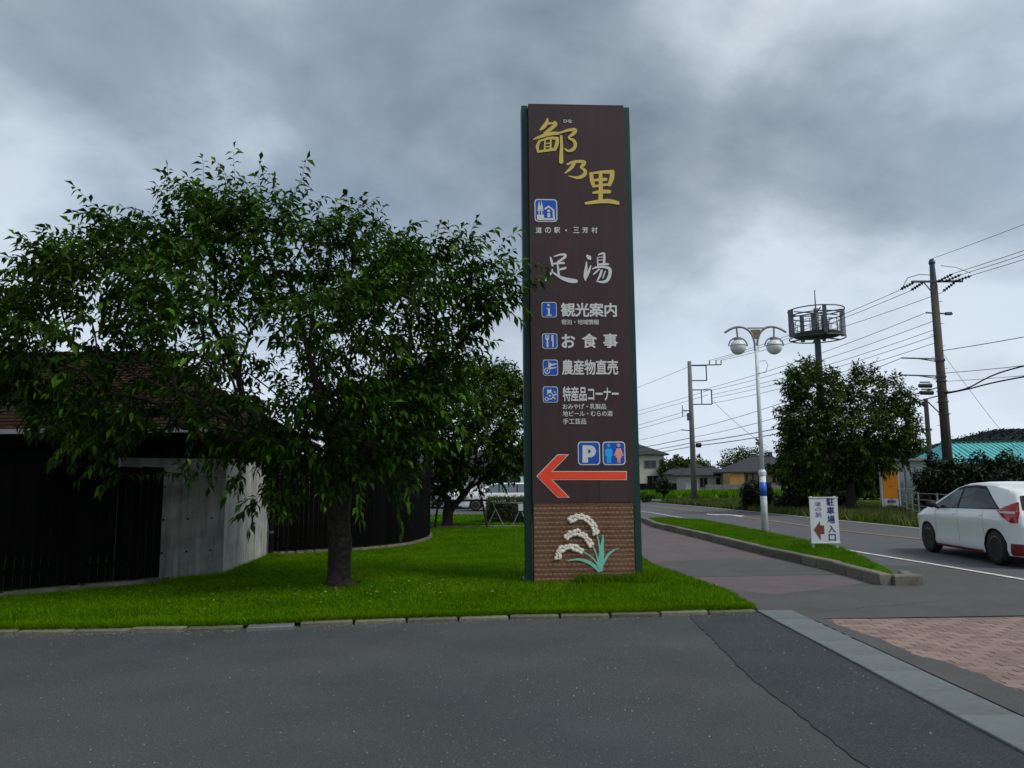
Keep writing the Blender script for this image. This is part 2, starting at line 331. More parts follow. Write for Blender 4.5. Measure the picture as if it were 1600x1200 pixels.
sheet('driveway_apron', [(3.42, 9.02), (9.0, 9.25), (7.9, 11.5), (7.75, 14.3), (6.2, 14.4), (5.75, 12.3), (4.5, 11.4), (3.06, 10.6), (3.02, 9.6)], 0.0022, ASPHP, 'grey asphalt apron of the driveway entrance')
sheet('sidewalk', [(3.05, 9.6), (3.25, 10.1), (5.2, 10.75), (5.75, 11.7), (5.7, 13.8), (5.45, 16.4), (5.25, 21.1), (4.9, 26.4), (5.05, 31), (3.4, 31), (3.2, 26), (2.8, 20), (2.6, 15), (3.0, 11.2)], 0.000, SIDE, 'faded pink asphalt sidewalk')
sheet('sidewalk_patch', [(2.5, 13.3), (3.05, 12.9), (5.6, 13.1), (5.55, 14.4), (5.4, 15.5), (4.6, 15.9), (2.55, 15.2)], 0.004, ASPHP, 'grey repair patch across the pink sidewalk')
sheet('sidewalk_edge_patch', [(3.06, 9.62), (3.42, 9.4), (5.6, 10.2), (5.9, 11.2), (3.6, 10.9), (3.12, 11.5), (3.02, 11.2)], 0.004, ASPHP, 'grey asphalt along the sidewalk end')
# painted markings
def stripe(name, pts, w, m, z=0.0, label=None):
    L_ = [];R2 = []
    for i, (x, y) in enumerate(pts):
        a = pts[max(i - 1, 0)]; b = pts[min(i + 1, len(pts) - 1)]; d = Vector((b[0] - a[0], b[1] - a[1])).normalized(); n = (-d.y, d.x)
        L_.append((x + n[0] * w / 2, y + n[1] * w / 2)); R2.append((x - n[0] * w / 2, y - n[1] * w / 2))
    mb = MB(); k = len(pts); mb.add([(x, y, z) for x, y in L_ + R2], [(k + i, k + i + 1, i + 1, i) for i in range(k - 1)])
    return structure(mb.build(name, m), label)
stripe('road_edge_line', [(8.1, 10), (8.05, 12.3), (7.85, 14.6), (7.6, 16.8), (7.5, 20), (7.45, 26), (7.3, 31), (6.9, 38), (5.5, 50)], 0.13, PAINTW, 0.004, 'white edge line on the near side of the road')
stripe('road_far_edge_line', [(13.45, 12), (13.25, 17), (13.05, 25), (12.3, 34), (11.4, 45), (9.4, 60)], 0.13, PAINTW, 0.004, 'white edge line on the far side of the road')
stripe('road_centre_line', [(11.2, 6), (11.05, 16.8), (10.8, 20.5), (10.2, 24), (9.95, 31.8), (9.4, 40), (8.0, 55)], 0.14, PAINTO, 0.004, 'worn orange centre line of the road')
mb = MB(); mb.add([(x, y, 0.0045) for x, y in [(9.0, 35.6), (9.28, 36.9), (9.3, 36.1), (9.9, 35.6), (9.9, 36.7), (10.3, 34.2), (9.8, 33.2), (9.85, 34.6), (9.25, 35.0), (9.22, 34.4)]], [tuple(range(10))])
structure(mb.build('road_arrow_marking', PAINTW), 'white arrow painted in the far lane')

# concrete gutter band, each block a piece
gut = structure(MB().box(3.19, 2.5, -0.05, 0.44, 14.1, 0.06).build('gutter', CONCG), 'pale concrete gutter band')
gm = MB().cbox(0, 0, -0.03, 0.008, 0.425, 0.592, 0.006).mesh('gutter_block', CONCG)
for i in range(21):
    link('gutter_block', gm, gut, (3.19 + random.uniform(-.002, .002), 9.28 - i * 0.6, 0.004 + random.uniform(-.001, .001)))
# clay pavers
pavebed = sheet('paved_apron', [(3.45, 8.95), (8.2, 9.2), (8.2, 4.2), (3.7, 4.2), (3.7, 7.3), (3.4, 8.6)], -0.001, SANDJ, 'pink clay block paving')
def paver_left(y): return 3.52 + (0.02 if y > 8.4 else 0) + max(0, (8.6 - y)) * 0.11 + 0.035 * math.sin(y * 5.0) * (y < 8.2) + 0.015 * math.sin(y * 13)
sheet('gutter_side_patch', [(3.42, 9.0), (3.42, -4), (8, -4), (8, 4.3)] + [(paver_left(4.3 + i * 0.047) + 0.02 + random.uniform(-.018, .018), 4.3 + i * 0.047) for i in range(100)], 0.0105, ASPHP, 'dark asphalt between the gutter and the block paving')
PW, PD = 0.222, 0.112
pm = MB().cbox(0, 0, -0.02, 0.007, PW - 0.007, PD - 0.007, 0.005).mesh('paver', PAVE)
cand = []
for r in range(46):
    y = 8.92 - r * PD
    for c in range(24):
        x = 3.5 + (c + (0.5 if r % 2 else 0)) * PW
        if x < paver_left(y) - 0.12: continue
        cand.append((x, y))
def showing(q): return q[0] < q[1] * 0.70 + 0.1
cand.sort(key=lambda q: (not showing(q), q[0] * q[0] + q[1] * q[1]))
rest = MB()
for i, (x, y) in enumerate(cand):
    dz = random.uniform(-0.002, 0.002)
    if i < 300: link('paver', pm, pavebed, (x + random.uniform(-.002, .002), y + random.uniform(-.002, .002), dz), random.uniform(-.012, .012))
    else: rest.cbox(x, y, -0.02, 0.007 + dz, PW - 0.007, PD - 0.007, 0.005)
tag(rest.build('paver_mass', PAVE, pavebed), kind='stuff')
# edging stones along the lawn
edge = structure(MB().box(-3.2, 9.0, -0.06, 0.1, 0.1, 0.02).build('lawn_edging', EDGEST), 'weathered concrete edging between lawn and lot')
epts = [(-9.6, 8.42), (-5.59, 8.55), (-3.34, 8.68), (-1.5, 9.06), (0, 9.25), (1.5, 9.33), (2.93, 9.52)]
def walk(pts, step):
    out = []; carry = 0.0
    for a, b in zip(pts, pts[1:]):
        a, b = Vector(a), Vector(b); d = b - a; l = d.length; t = carry
        while t + step / 2 < l + 0.0001: out.append((a + d * ((t + step / 2) / l), math.atan2(d.y, d.x))); t += step
        carry = t - l
    return out
em = [MB().cbox(0, 0, -0.05, 0.035, 0.575, w, 0.012).mesh('edging_stone', EDGEST) for w in (0.13, 0.12)]
dm = MB().cbox(0, 0, -0.05, 0.028, 0.50, 0.26, 0.008).mesh('drain_cover', STEEL)
for i, (q, a) in enumerate(walk(epts, 0.6)):
    if abs(q.x + 2.95) < 0.3: link('drain_cover', dm, edge, (q.x, q.y - 0.03, 0), a); continue
    link('edging_stone', em[i % 2], edge, (q.x, q.y, random.uniform(-.012, .006)), a + random.uniform(-.015, .015))
LAWN = [(-12, 8.4)] + [(x, y + 0.06) for x, y in epts[1:]] + [(3.03, 9.75), (3.1, 11.2), (2.66, 14.8), (2.7, 16.3), (2.9, 20), (3.3, 26.5), (0.5, 26.75), (-3, 26.6), (-12, 26.4)]
sheet('lawn', LAWN, 0.022, SOIL, 'mown green lawn around the sign and trees')
tr_hole = [(-2.71, 12.15, 0.3)]
blades('lawn_grass', LAWN, 330000, 0.038, 0.010, GRASS, 0.02, label='short mown grass of the lawn under the trees', holes=tr_hole)
blades('lawn_edge_weeds', [(-8.5, 8.42), (-5.59, 8.58), (-3.34, 8.71), (-1.5, 9.09), (0, 9.28), (1.5, 9.36), (2.93, 9.55), (2.93, 9.68), (0, 9.40), (-3.3, 8.83), (-8.5, 8.54)], 30000, 0.075, 0.009, GRASS, 0.02, False, 'longer grass leaning over the lawn edging stones', 0.7)
# far lawn strip and its edging, seen between the trees and the sign
sheet('far_lawn', [(-8, 27.1), (3.2, 27.1), (3.4, 37), (-8, 37)], 0.02, SOIL, 'strip of lawn beside the parked cars')
blades('far_lawn_grass', [(-6, 27.2), (2.5, 27.2), (2.5, 37), (-6, 37)], 26000, 0.05, 0.014, GRASSM, 0.02, False, 'short grass on the strip beside the parked cars')
fe = structure(MB().box(0, 26.93, -0.05, 0.1, 0.1, 0.02).build('path_edging', EDGEST), 'pale low edging behind the lawn')
fm = MB().cbox(0, 0, -0.04, 0.07, 0.97, 0.16, 0.012).mesh('edging_stone', EDGEST)
for i in range(9): link('edging_stone', fm, fe, (-5.2 + i, 26.93, random.uniform(-.006, .006)))

# planted verge between sidewalk and road
verge = sheet('road_verge', [(5.72, 12.05), (6.05, 12.2), (6.5, 13.6), (7.25, 17), (7.3, 22.3), (7.25, 29), (6.2, 31.2), (5.2, 30.4), (4.98, 26.4), (5.32, 21.1), (5.52, 16.4), (5.74, 13.8)], 0.07, SOIL, 'grass verge between sidewalk and road')
kpts = [(5.62, 11.75), (5.64, 13.8), (5.42, 16.4), (5.22, 21.1), (4.9, 26.4), (5.1, 30.5)]
km = [MB().cbox(0, 0, -0.05, 0.17, 0.592, 0.17, 0.018).mesh('kerb_stone', CONCK) for _ in range(1)]
for i, (q, a) in enumerate(walk(kpts, 0.6)):
    link('kerb_stone', km[0], verge, (q.x, q.y, random.uniform(-.008, .004) - 0), a + random.uniform(-.008, .008))
me_ = MB().cbox(0, 0, -0.05, 0.165, 0.42, 0.2, 0.02).mesh('kerb_end_stone', CONCK)
link('kerb_end_stone', me_, verge, (5.93, 11.78, -0.01), 0.05)
me_ = MB().cbox(0, 0, -0.05, 0.14, 0.6, 0.16, 0.02).mesh('kerb_side_stone', CONCK)
for x, y, a in ((6.22, 12.3, 1.25),): link('kerb_side_stone', me_, verge, (x, y, -0.02), a)
VG = [(5.78, 12.9), (6.25, 13.4), (6.75, 15), (7.2, 17), (7.25, 22.3), (7.2, 29), (6.2, 31), (5.3, 30.3), (5.05, 26.4), (5.36, 21.1), (5.56, 16.4), (5.77, 13.8)]
blades('verge_grass', VG, 60000, 0.085, 0.012, GRASSM, 0.065, label='bright grass on the verge beside the road')
# far side of the road
sheet('far_verge', [(13.7, 8), (13.4, 17), (13.3, 25), (12.55, 34), (11.7, 45), (10.0, 58), (16, 62), (34, 50), (40, 8)], 0.0, SOIL, 'rough grass bank across the road')
blades('wild_grass', [(13.55, 20), (13.4, 25), (12.65, 34), (11.9, 44), (10.6, 55), (16, 56), (20, 45), (22, 34), (15.6, 27), (14.2, 20)], 42000, 0.30, 0.03, GRASSD, 0.0, False, 'rough wild grass on the far roadside', 0.35)
sheet('far_side_path', [(9.5, 60.5), (17, 56), (24, 60), (22, 66), (12, 66), (8, 64)], 0.004, ASPHR, 'grey side lane joining the road')
sheet('rice_field', [(9, 68), (60, 60), (66, 83), (8, 86)], 0.06, PADDY, 'bright green rice field before the houses')
blades('rice_grass', [(9, 68), (44, 62), (48, 76), (8, 84)], 14000, 0.5, 0.09, GRASSM, 0.05, False, 'green rice plants in the field', 0.2)

# ------------------------------------------------------------------ tower sign
HM = [0.0107323, -0.00011944, -8.85486, -0.000153858, -0.0104372, 9.64791, -4.50706e-05, 0.000111708]
def art(x, y):            # artwork units -> metres on the sign face (u along the face, v up)
    w = HM[6] * x + HM[7] * y + 1; return (HM[0] * x + HM[1] * y + HM[2]) / w, (HM[3] * x + HM[4] * y + HM[5]) / w
def zoomed(x0, y0, k): return lambda x, y: art(x0 + x / k, y0 + y / k)
_depth = [0.0]
def face_poly(mb, pts, proud):          # flat print on the face; pts are (u, v)
    mb.add([(u, -proud, v) for u, v in pts], [tuple(range(len(pts)))])
def area2(p): return sum(p[i - 1][0] * p[i][1] - p[i][0] * p[i - 1][1] for i in range(len(p)))
def offset_poly(p, d):
    if area2(p) < 0: p = p[::-1]
    out = []; n = len(p)
    for i in range(n):
        a, b, c = Vector(p[i - 1]), Vector(p[i]), Vector(p[(i + 1) % n]); e1 = (b - a).normalized(); e2 = (c - b).normalized()
        n1 = Vector((e1.y, -e1.x)); n2 = Vector((e2.y, -e2.x)); k = (n1 + n2); k = k / max(k.dot(n1), 0.35); out.append(tuple(b + k * d))
    return out
def rrect(u0, v0, u1, v1, r, n=5):
    out = []
    for cx_, cy_, a0 in ((u1 - r, v1 - r, 0), (u0 + r, v1 - r, 90), (u0 + r, v0 + r, 180), (u1 - r, v0 + r, 270)):
        for i in range(n + 1): a = R_(a0 + 90 * i / n); out.append((cx_ + r * math.cos(a), cy_ + r * math.sin(a)))
    return out
def disc(u, v, r, n=14, ry=None): return [(u + r * math.cos(2 * PI * i / n), v + (ry or r) * math.sin(2 * PI * i / n)) for i in range(n)]
def spline(pts, n=6):
    P_ = [Vector(q) for q in pts]; out = []
    for i in range(len(P_) - 1):
        p0, p1, p2, p3 = P_[max(i - 1, 0)], P_[i], P_[i + 1], P_[min(i + 2, len(P_) - 1)]
        for k in range(n):
            t = k / n; out.append(0.5 * ((2 * p1) + (p2 - p0) * t + (2 * p0 - 5 * p1 + 4 * p2 - p3) * t * t + (3 * p1 - p0 - 3 * p2 + p3) * t ** 3))
    out.append(P_[-1]); return out
def stroke(mb, pts, fn, proud):        # brush stroke: (x, y, width) in artwork units
    S = spline([Vector(q) for q in pts]); q = [Vector((*fn(p.x, p.y), p.z)) for p in S]
    k = (Vector(fn(100, 100)) - Vector(fn(101, 100))).length
    L_, R2 = [], []
    for i, p in enumerate(q):
        d = (q[min(i + 1, len(q) - 1)] - q[max(i - 1, 0)]); d = Vector((d.x, d.y)).normalized() if Vector((d.x, d.y)).length > 1e-9 else Vector((1, 0))
        n = Vector((-d.y, d.x)) * (p.z * k / 2); L_.append((p.x + n.x, p.y + n.y)); R2.append((p.x - n.x, p.y - n.y))
    d0 = (Vector(L_[0]) - Vector(R2[0])); d1 = (Vector(L_[-1]) - Vector(R2[-1]))
    N = len(q); vs_ = [(u, -proud, v) for u, v in L_ + R2]
    fs_ = [(i, i + 1, N + i + 1, N + i) for i in range(N - 1)]; mb.add(vs_, fs_)
    for c, p, dd, sgn in ((0, q[0], d0, 1), (1, q[-1], d1, -1)):
        r = dd.length / 2; a0 = math.atan2(dd.y, dd.x); pts2 = [(p.x + r * math.cos(a0 + sgn * PI * i / 6), p.y + r * math.sin(a0 + sgn * PI * i / 6)) for i in range(7)]
        face_poly(mb, pts2, proud)
def text_verts(s):
    cu = bpy.data.curves.new('lettering', 'FONT'); cu.body = s; cu.size = 1.0; cu.resolution_u = 3
    o = bpy.data.objects.new('lettering', cu); COL.objects.link(o)
    dg = bpy.context.evaluated_depsgraph_get(); me = bpy.data.meshes.new_from_object(o.evaluated_get(dg))
    V = [tuple(v.co) for v in me.vertices]; F = [tuple(p.vertices) for p in me.polygons]
    bpy.data.objects.remove(o); bpy.data.meshes.remove(me); bpy.data.curves.remove(cu); return V, F
def text_fit(s, u0, v0, u1, v1, proud, bold, m, parent, name='lettering', split=True):
    """one character per part; heavier weights are laid on as slightly shifted coats of paint"""
    G = []; ref = text_verts('国')[0]; adv = 1.17 * (max(q[0] for q in ref) - min(q[0] for q in ref))
    for i, ch in enumerate(s):
        V, F = text_verts(ch); G.append(([(x + i * adv, y) for x, y, z in V], F))
    xs = [q[0] for V, F in G for q in V]; ys = [q[1] for V, F in G for q in V]; x0, x1, y0, y1 = min(xs), max(xs), min(ys), max(ys)
    ku, kv = (u1 - u0) / (x1 - x0 + 2 * bold), (v1 - v0) / max(y1 - y0 + 2 * bold, 1e-6); mb = MB()
    for V, F in G:
        if split: mb = MB()
        for j, (dx, dy) in enumerate(((0, 0), (1, 0), (-1, 0), (0, 1), (0, -1), (.7, .7), (-.7, .7), (.7, -.7), (-.7, -.7)) if bold else ((0, 0),)):
            mb.add([(u0 + (x - x0 + bold + dx * bold) * ku, -proud - j * 0.00025, v0 + (y - y0 + bold + dy * bold) * kv) for x, y in V], F)
        if split: mb.build(name, m, parent)
    if not split: tag(mb.build(name, m, parent), kind='stuff')

SG = thing('tower_sign', 'tall dark brown roadside sign tower with gold brush lettering and red arrow', 'sign', (0.33, 12.23, 0), R_(3))
SW, SH = 1.605, 7.97
MB().box(SW / 2, 0.17, (1.25 + SH) / 2, SW + 0.03, 0.34, SH - 1.25).build('sign_panel', BROWN, SG)
MB().box(SW / 2, 0.17, SH + 0.006, SW + 0.034, 0.344, 0.012).build('top_cap', BROWN2, SG)
for x in (-0.075, SW + 0.085):
    p = MB().box(x, 0.24, SH / 2 + 0.02, 0.105, 0.26, SH + 0.03).build('post', GREENM, SG)
    MB().box(x, 0.27, 0.03, 0.2, 0.4, 0.05).build('base_plate', GREENM, p)
MB().box(SW / 2, 0.19, 0.61, SW - 0.01, 0.34, 1.27).build('base_wall', GROUT, SG)
# wavy tile courses on the base
NR = 17; RH = 1.245 / NR
tmb = []
for ph in (0, 1):
    mb = MB(); n = 132; top, bot = [], []
    for i in range(n + 1):
        u = SW * i / n; wv = abs(math.sin(PI * u / 0.075 + ph * PI / 2)) * 0.018
        top.append((u, RH - 0.026 + wv)); bot.append((u, 0.004 + wv * 0.8))
    vs_ = []; fs_ = []
    for (u, b), (_, t) in zip(bot, top): vs_ += [(u, 0, b), (u, -0.013, b + 0.004), (u, -0.013, t - 0.004), (u, 0, t)]
    for i in range(n):
        for k in range(3): fs_.append((i * 4 + k, i * 4 + 4 + k, i * 4 + 5 + k, i * 4 + 1 + k))
    fs_.append((0, 1, 2, 3)); fs_.append((n * 4 + 3, n * 4 + 2, n * 4 + 1, n * 4)); mb.add(vs_, fs_); tmb.append(mb.mesh('tile_course', TILE))
for i in range(NR): link('tile_course', tmb[i % 2], SG, (0, 0.019, 0.004 + i * RH))
# gold and white brush characters
za = zoomed(825, 175, 7.742)
CH = {'gold_character_hina': [
 [(235, 85, 22), (225, 130, 42), (190, 180, 45), (150, 215, 24)], [(320, 120, 22), (335, 150, 40), (270, 210, 44), (195, 262, 26)],
 [(215, 150, 20), (260, 140, 26), (330, 135, 28)], [(68, 332, 16), (150, 300, 38), (270, 265, 45), (378, 258, 36)],
 [(142, 350, 30), (112, 420, 38), (125, 482, 26)], [(120, 482, 28), (200, 470, 32), (325, 452, 34)], [(150, 350, 22), (260, 318, 34), (350, 322, 40)],
 [(355, 325, 44), (348, 390, 44), (322, 455, 40)], [(205, 350, 18), (200, 455, 22)], [(275, 340, 20), (272, 455, 24)], [(205, 385, 16), (275, 380, 16)], [(205, 425, 16), (275, 420, 16)],
 [(400, 295, 28), (406, 400, 36), (402, 500, 44), (400, 605, 54)],
 [(388, 255, 22), (480, 225, 34), (565, 218, 44), (555, 260, 44), (492, 312, 24), (550, 348, 40), (572, 400, 42), (545, 455, 40), (485, 472, 30), (442, 445, 14)]],
 'gold_character_no': [[(478, 632, 26), (560, 604, 36), (675, 602, 40), (668, 640, 44), (640, 668, 26), (690, 712, 40), (678, 762, 46), (600, 795, 36), (492, 774, 10)], [(562, 618, 34), (520, 680, 40), (448, 740, 16)]],
 'gold_character_sato': [[(764, 748, 44), (774, 830, 50), (796, 900, 38)], [(748, 746, 24), (880, 728, 36), (1012, 726, 50)], [(1020, 724, 52), (1012, 800, 56), (985, 882, 42)],
 [(800, 828, 26), (870, 820, 42), (942, 815, 38)], [(800, 898, 28), (880, 890, 30), (980, 876, 30)], [(876, 740, 44), (880, 900, 50), (876, 1078, 52)],
 [(788, 980, 24), (880, 966, 46), (982, 965, 46)], [(702, 1106, 34), (850, 1086, 46), (980, 1080, 54), (1085, 1102, 44)]]}
for nm, S in CH.items():
    mb = MB()
    for i, st in enumerate(S): stroke(mb, st, za, 0.004 + 0.0006 * i)
    mb.build(nm, GOLD, SG)
zb_ = zoomed(840, 385, 12.31)
CH2 = {'white_character_ashi': [[(245, 208, 22), (265, 270, 44), (285, 372, 36)], [(320, 195, 24), (420, 162, 34), (522, 158, 46), (528, 200, 52), (450, 262, 46), (390, 302, 38)], [(300, 338, 28), (400, 322, 42), (502, 322, 46)],
 [(385, 330, 32), (395, 440, 40), (408, 570, 44)], [(420, 450, 32), (490, 430, 46), (538, 414, 40)], [(285, 442, 18), (268, 500, 36), (210, 585, 42), (158, 652, 34)], [(292, 500, 32), (400, 575, 46), (520, 630, 74), (640, 660, 88), (735, 670, 72)]],
 'white_character_yu': [[(955, 182, 46), (990, 215, 84), (1010, 245, 40)], [(940, 302, 22), (930, 450, 58), (914, 560, 64), (920, 640, 38)], [(1020, 378, 24), (990, 470, 44), (942, 590, 36)], [(1150, 215, 20), (1158, 370, 30)],
 [(1172, 160, 28), (1250, 136, 40), (1280, 165, 46), (1276, 335, 46)], [(1165, 212, 16), (1262, 205, 16)], [(1165, 268, 18), (1262, 262, 18)], [(1160, 352, 34), (1260, 345, 46), (1352, 345, 38)],
 [(1052, 436, 22), (1150, 400, 40), (1300, 402, 46), (1385, 440, 62), (1388, 540, 62), (1340, 650, 60), (1250, 688, 46), (1130, 672, 18)], [(1180, 442, 30), (1130, 490, 34), (1072, 540, 22)], [(1232, 462, 38), (1200, 560, 46), (1152, 650, 26)], [(1300, 480, 22), (1252, 612, 22)]]}
for nm, S in CH2.items():
    mb = MB()
    for i, st in enumerate(S): stroke(mb, st, zb_, 0.004 + 0.0006 * i)
    mb.build(nm, WHITE, SG)
def line_on_sign(name, s, x0, y0, x1, y1, bold):
    u0, v1 = art(x0, y0); u1, v0 = art(x1, y1); text_fit(s, u0, v0, u1, v1, 0.005, bold, WHITE, SG, name, (y1 - y0) > 9.2)
line_on_sign('small_reading_lettering', 'ひな', 880, 186.5, 894, 192.5, 0.02)
for ch, x in zip('道の駅・三芳村', (837, 851.5, 865.5, 883, 895.5, 909.5, 924)):
    if ch == '・': line_on_sign('station_name_lettering', ch, x, 358.5, x + 3, 361.5, 0.0)
    else: line_on_sign('station_name_lettering', ch, x, 355, x + 9.5, 364.5, 0.02)
for s, x0, x1, y0, y1, b in (('観光案内', 876, 964, 473, 495.5, 0.026), ('お', 877, 899, 522, 544, 0.03), ('食', 909, 933, 521, 544, 0.026), ('事', 942, 965, 521, 544, 0.026),
    ('農産物直売', 877.5, 966, 562, 586, 0.024), ('特産品コーナー', 879, 967, 604, 627, 0.024), ('宿泊・地域情報', 877, 936, 499, 507.5, 0.012), ('おみやげ・乳製品', 879, 947, 631, 639.5, 0.012),
    ('地ビール・むらの酒', 879, 957, 642, 650.5, 0.012), ('手工芸品', 879.5, 916, 654, 663, 0.012)):
    line_on_sign('lettering', s, x0, y0, x1, y1, b)
# pictograms
def picto(x0, y0, x1, y1, symbol, name):
    u0, v1 = art(x0, y0); u1, v0 = art(x1, y1); w = u1 - u0; h = v1 - v0
    mb = MB(); face_poly(mb, rrect(u0, v0, u1, v1, w * 0.15), 0.0045); b = mb.build(name, WHITE, SG)
    mb = MB(); e_ = w * 0.045; face_poly(mb, rrect(u0 + e_, v0 + e_, u1 - e_, v1 - e_, w * 0.12), 0.0065); mb.build('pictogram_field', BLUE, b)
    for i, (pts, m) in enumerate(symbol):
        mb = MB(); face_poly(mb, [(u0 + a * w, v1 - c * h) for a, c in pts], 0.0085 + 0.0005 * i); mb.build('pictogram_mark', m, b)
W_ = WHITE
def ds(a, c, r, ry=None): return disc(a, c, r, 14, ry)
picto(835, 311, 871, 347, [([(.20, .07), (.27, .46), (.13, .46)], W_), ([(.31, .07), (.38, .46), (.24, .46)], W_), ([(.17, .44), (.22, .44), (.22, .72), (.17, .72)], W_), ([(.29, .44), (.34, .44), (.34, .72), (.29, .72)], W_),
    ([(.10, .48), (.40, .48), (.40, .52), (.10, .52)], W_), ([(.09, .70), (.42, .70), (.40, .84), (.90, .84), (.90, .93), (.12, .93)], W_), ([(.42, .42), (.61, .29), (.86, .46), (.88, .84), (.80, .84), (.79, .50), (.61, .38), (.46, .48)], W_),
    (ds(.62, .53, .065), W_), ([(.56, .63), (.68, .63), (.68, .80), (.56, .80)], W_)], 'rest_area_pictogram')
picto(846, 472, 870, 496, [(ds(.46, .20, .085), W_), ([(.33, .40), (.55, .40), (.55, .82), (.66, .82), (.66, .90), (.33, .90), (.33, .82), (.42, .82), (.42, .48), (.33, .48)], W_)], 'information_pictogram')
picto(847, 521, 871, 545, [([(.20, .10), (.26, .10), (.28, .32), (.31, .32), (.31, .10), (.36, .10), (.36, .32), (.40, .32), (.41, .10), (.46, .10), (.46, .36), (.39, .46), (.41, .90), (.28, .90), (.29, .46), (.20, .36)], W_), ([(.60, .16), (.66, .09), (.74, .12), (.76, .90), (.66, .90), (.66, .52), (.60, .50)], W_)], 'restaurant_pictogram')
def arcp(cx_, cy_, r, w, a0, a1, n=10):
    o = [(cx_ + r * math.cos(R_(a0 + (a1 - a0) * i / n)), cy_ + r * math.sin(R_(a0 + (a1 - a0) * i / n))) for i in range(n + 1)]
    return o + [(cx_ + (r - w) * math.cos(R_(a1 - (a1 - a0) * i / n)), cy_ + (r - w) * math.sin(R_(a1 - (a1 - a0) * i / n))) for i in range(n + 1)]
picto(848, 562, 872, 587, [(arcp(.28, .70, .20, .06, 0, 340, 16), W_), (ds(.28, .70, .06), W_), ([(.36, .10), (.41, .10), (.43, .55), (.36, .58)], W_), ([(.46, .30), (.90, .22), (.92, .29), (.48, .42)], W_), ([(.48, .50), (.90, .46), (.90, .52), (.50, .60)], W_), ([(.42, .22), (.55, .18), (.50, .62), (.42, .62)], W_)], 'farm_produce_pictogram')
picto(848, 604, 872, 629, [([(.27, .18), (.40, .22), (.55, .17), (.58, .34), (.30, .38)], W_), (arcp(.46, .58, .24, .06, -160, 150, 16), W_), (ds(.46, .58, .09, .06), W_), (arcp(.24, .78, .13, .05, 0, 330, 12), W_), ([(.66, .52), (.92, .44), (.92, .52), (.70, .60)], W_), ([(.68, .62), (.86, .76), (.82, .82), (.64, .70)], W_), ([(.74, .30), (.84, .32), (.82, .40), (.73, .38)], W_)], 'local_goods_pictogram')
man = [(.17, .30), (.37, .30), (.43, .37), (.43, .60), (.37, .62), (.37, .92), (.285, .92), (.27, .64), (.255, .92), (.17, .92), (.17, .62), (.11, .60), (.11, .37)]
wom = [(.62, .29), (.80, .29), (.92, .60), (.86, .62), (.82, .54), (.84, .68), (.79, .70), (.77, .92), (.72, .92), (.71, .72), (.70, .92), (.65, .92), (.63, .70), (.58, .68), (.60, .54), (.56, .62), (.50, .60)]
picto(902.5, 690, 938, 726.5, [], 'parking_pictogram'); picto(941, 690, 977.5, 726.5, [(ds(.27, .17, .075), CYAN), (man, CYAN), (ds(.71, .16, .075), PINK), (wom, PINK)], 'restroom_pictogram')
mb = MB(); zc = zoomed(800, 660, 4.617)
P1 = [(508, 165), (560, 165), (596, 178), (606, 208), (594, 240), (560, 252), (548, 253), (546, 285), (508, 288)]; hole = [(548, 195), (562, 196), (570, 208), (562, 221), (548, 222)]
u_, w_2 = zip(*[zc(*q) for q in P1]); 
face_poly(mb, [zc(*q) for q in [(508, 165), (548, 165), (548, 290), (508, 290)]], 0.0085)
face_poly(mb, [zc(*q) for q in [(547, 165), (572, 166), (595, 178), (607, 208), (595, 240), (572, 252), (547, 253), (547, 224), (560, 222), (568, 209), (560, 196), (547, 195)]], 0.0089); mb.build('parking_letter', WHITE, SG)
ARW = [zc(*q) for q in [(182, 388), (330, 235), (402, 235), (283, 356), (823, 356), (823, 411), (283, 411), (406, 538), (330, 538)]]
mb = MB(); face_poly(mb, offset_poly(ARW, 0.011), 0.004); ar = mb.build('arrow_outline', WHITE, SG); mb = MB(); face_poly(mb, ARW, 0.007); mb.build('arrow', REDA, ar)
a0_, b0_ = zc(632, 418), zc(828, 572); h_ = MB().box((a0_[0] + b0_[0]) / 2, -0.001, (a0_[1] + b0_[1]) / 2, b0_[0] - a0_[0], 0.004, a0_[1] - b0_[1]).build('access_hatch', BROWN2, SG)
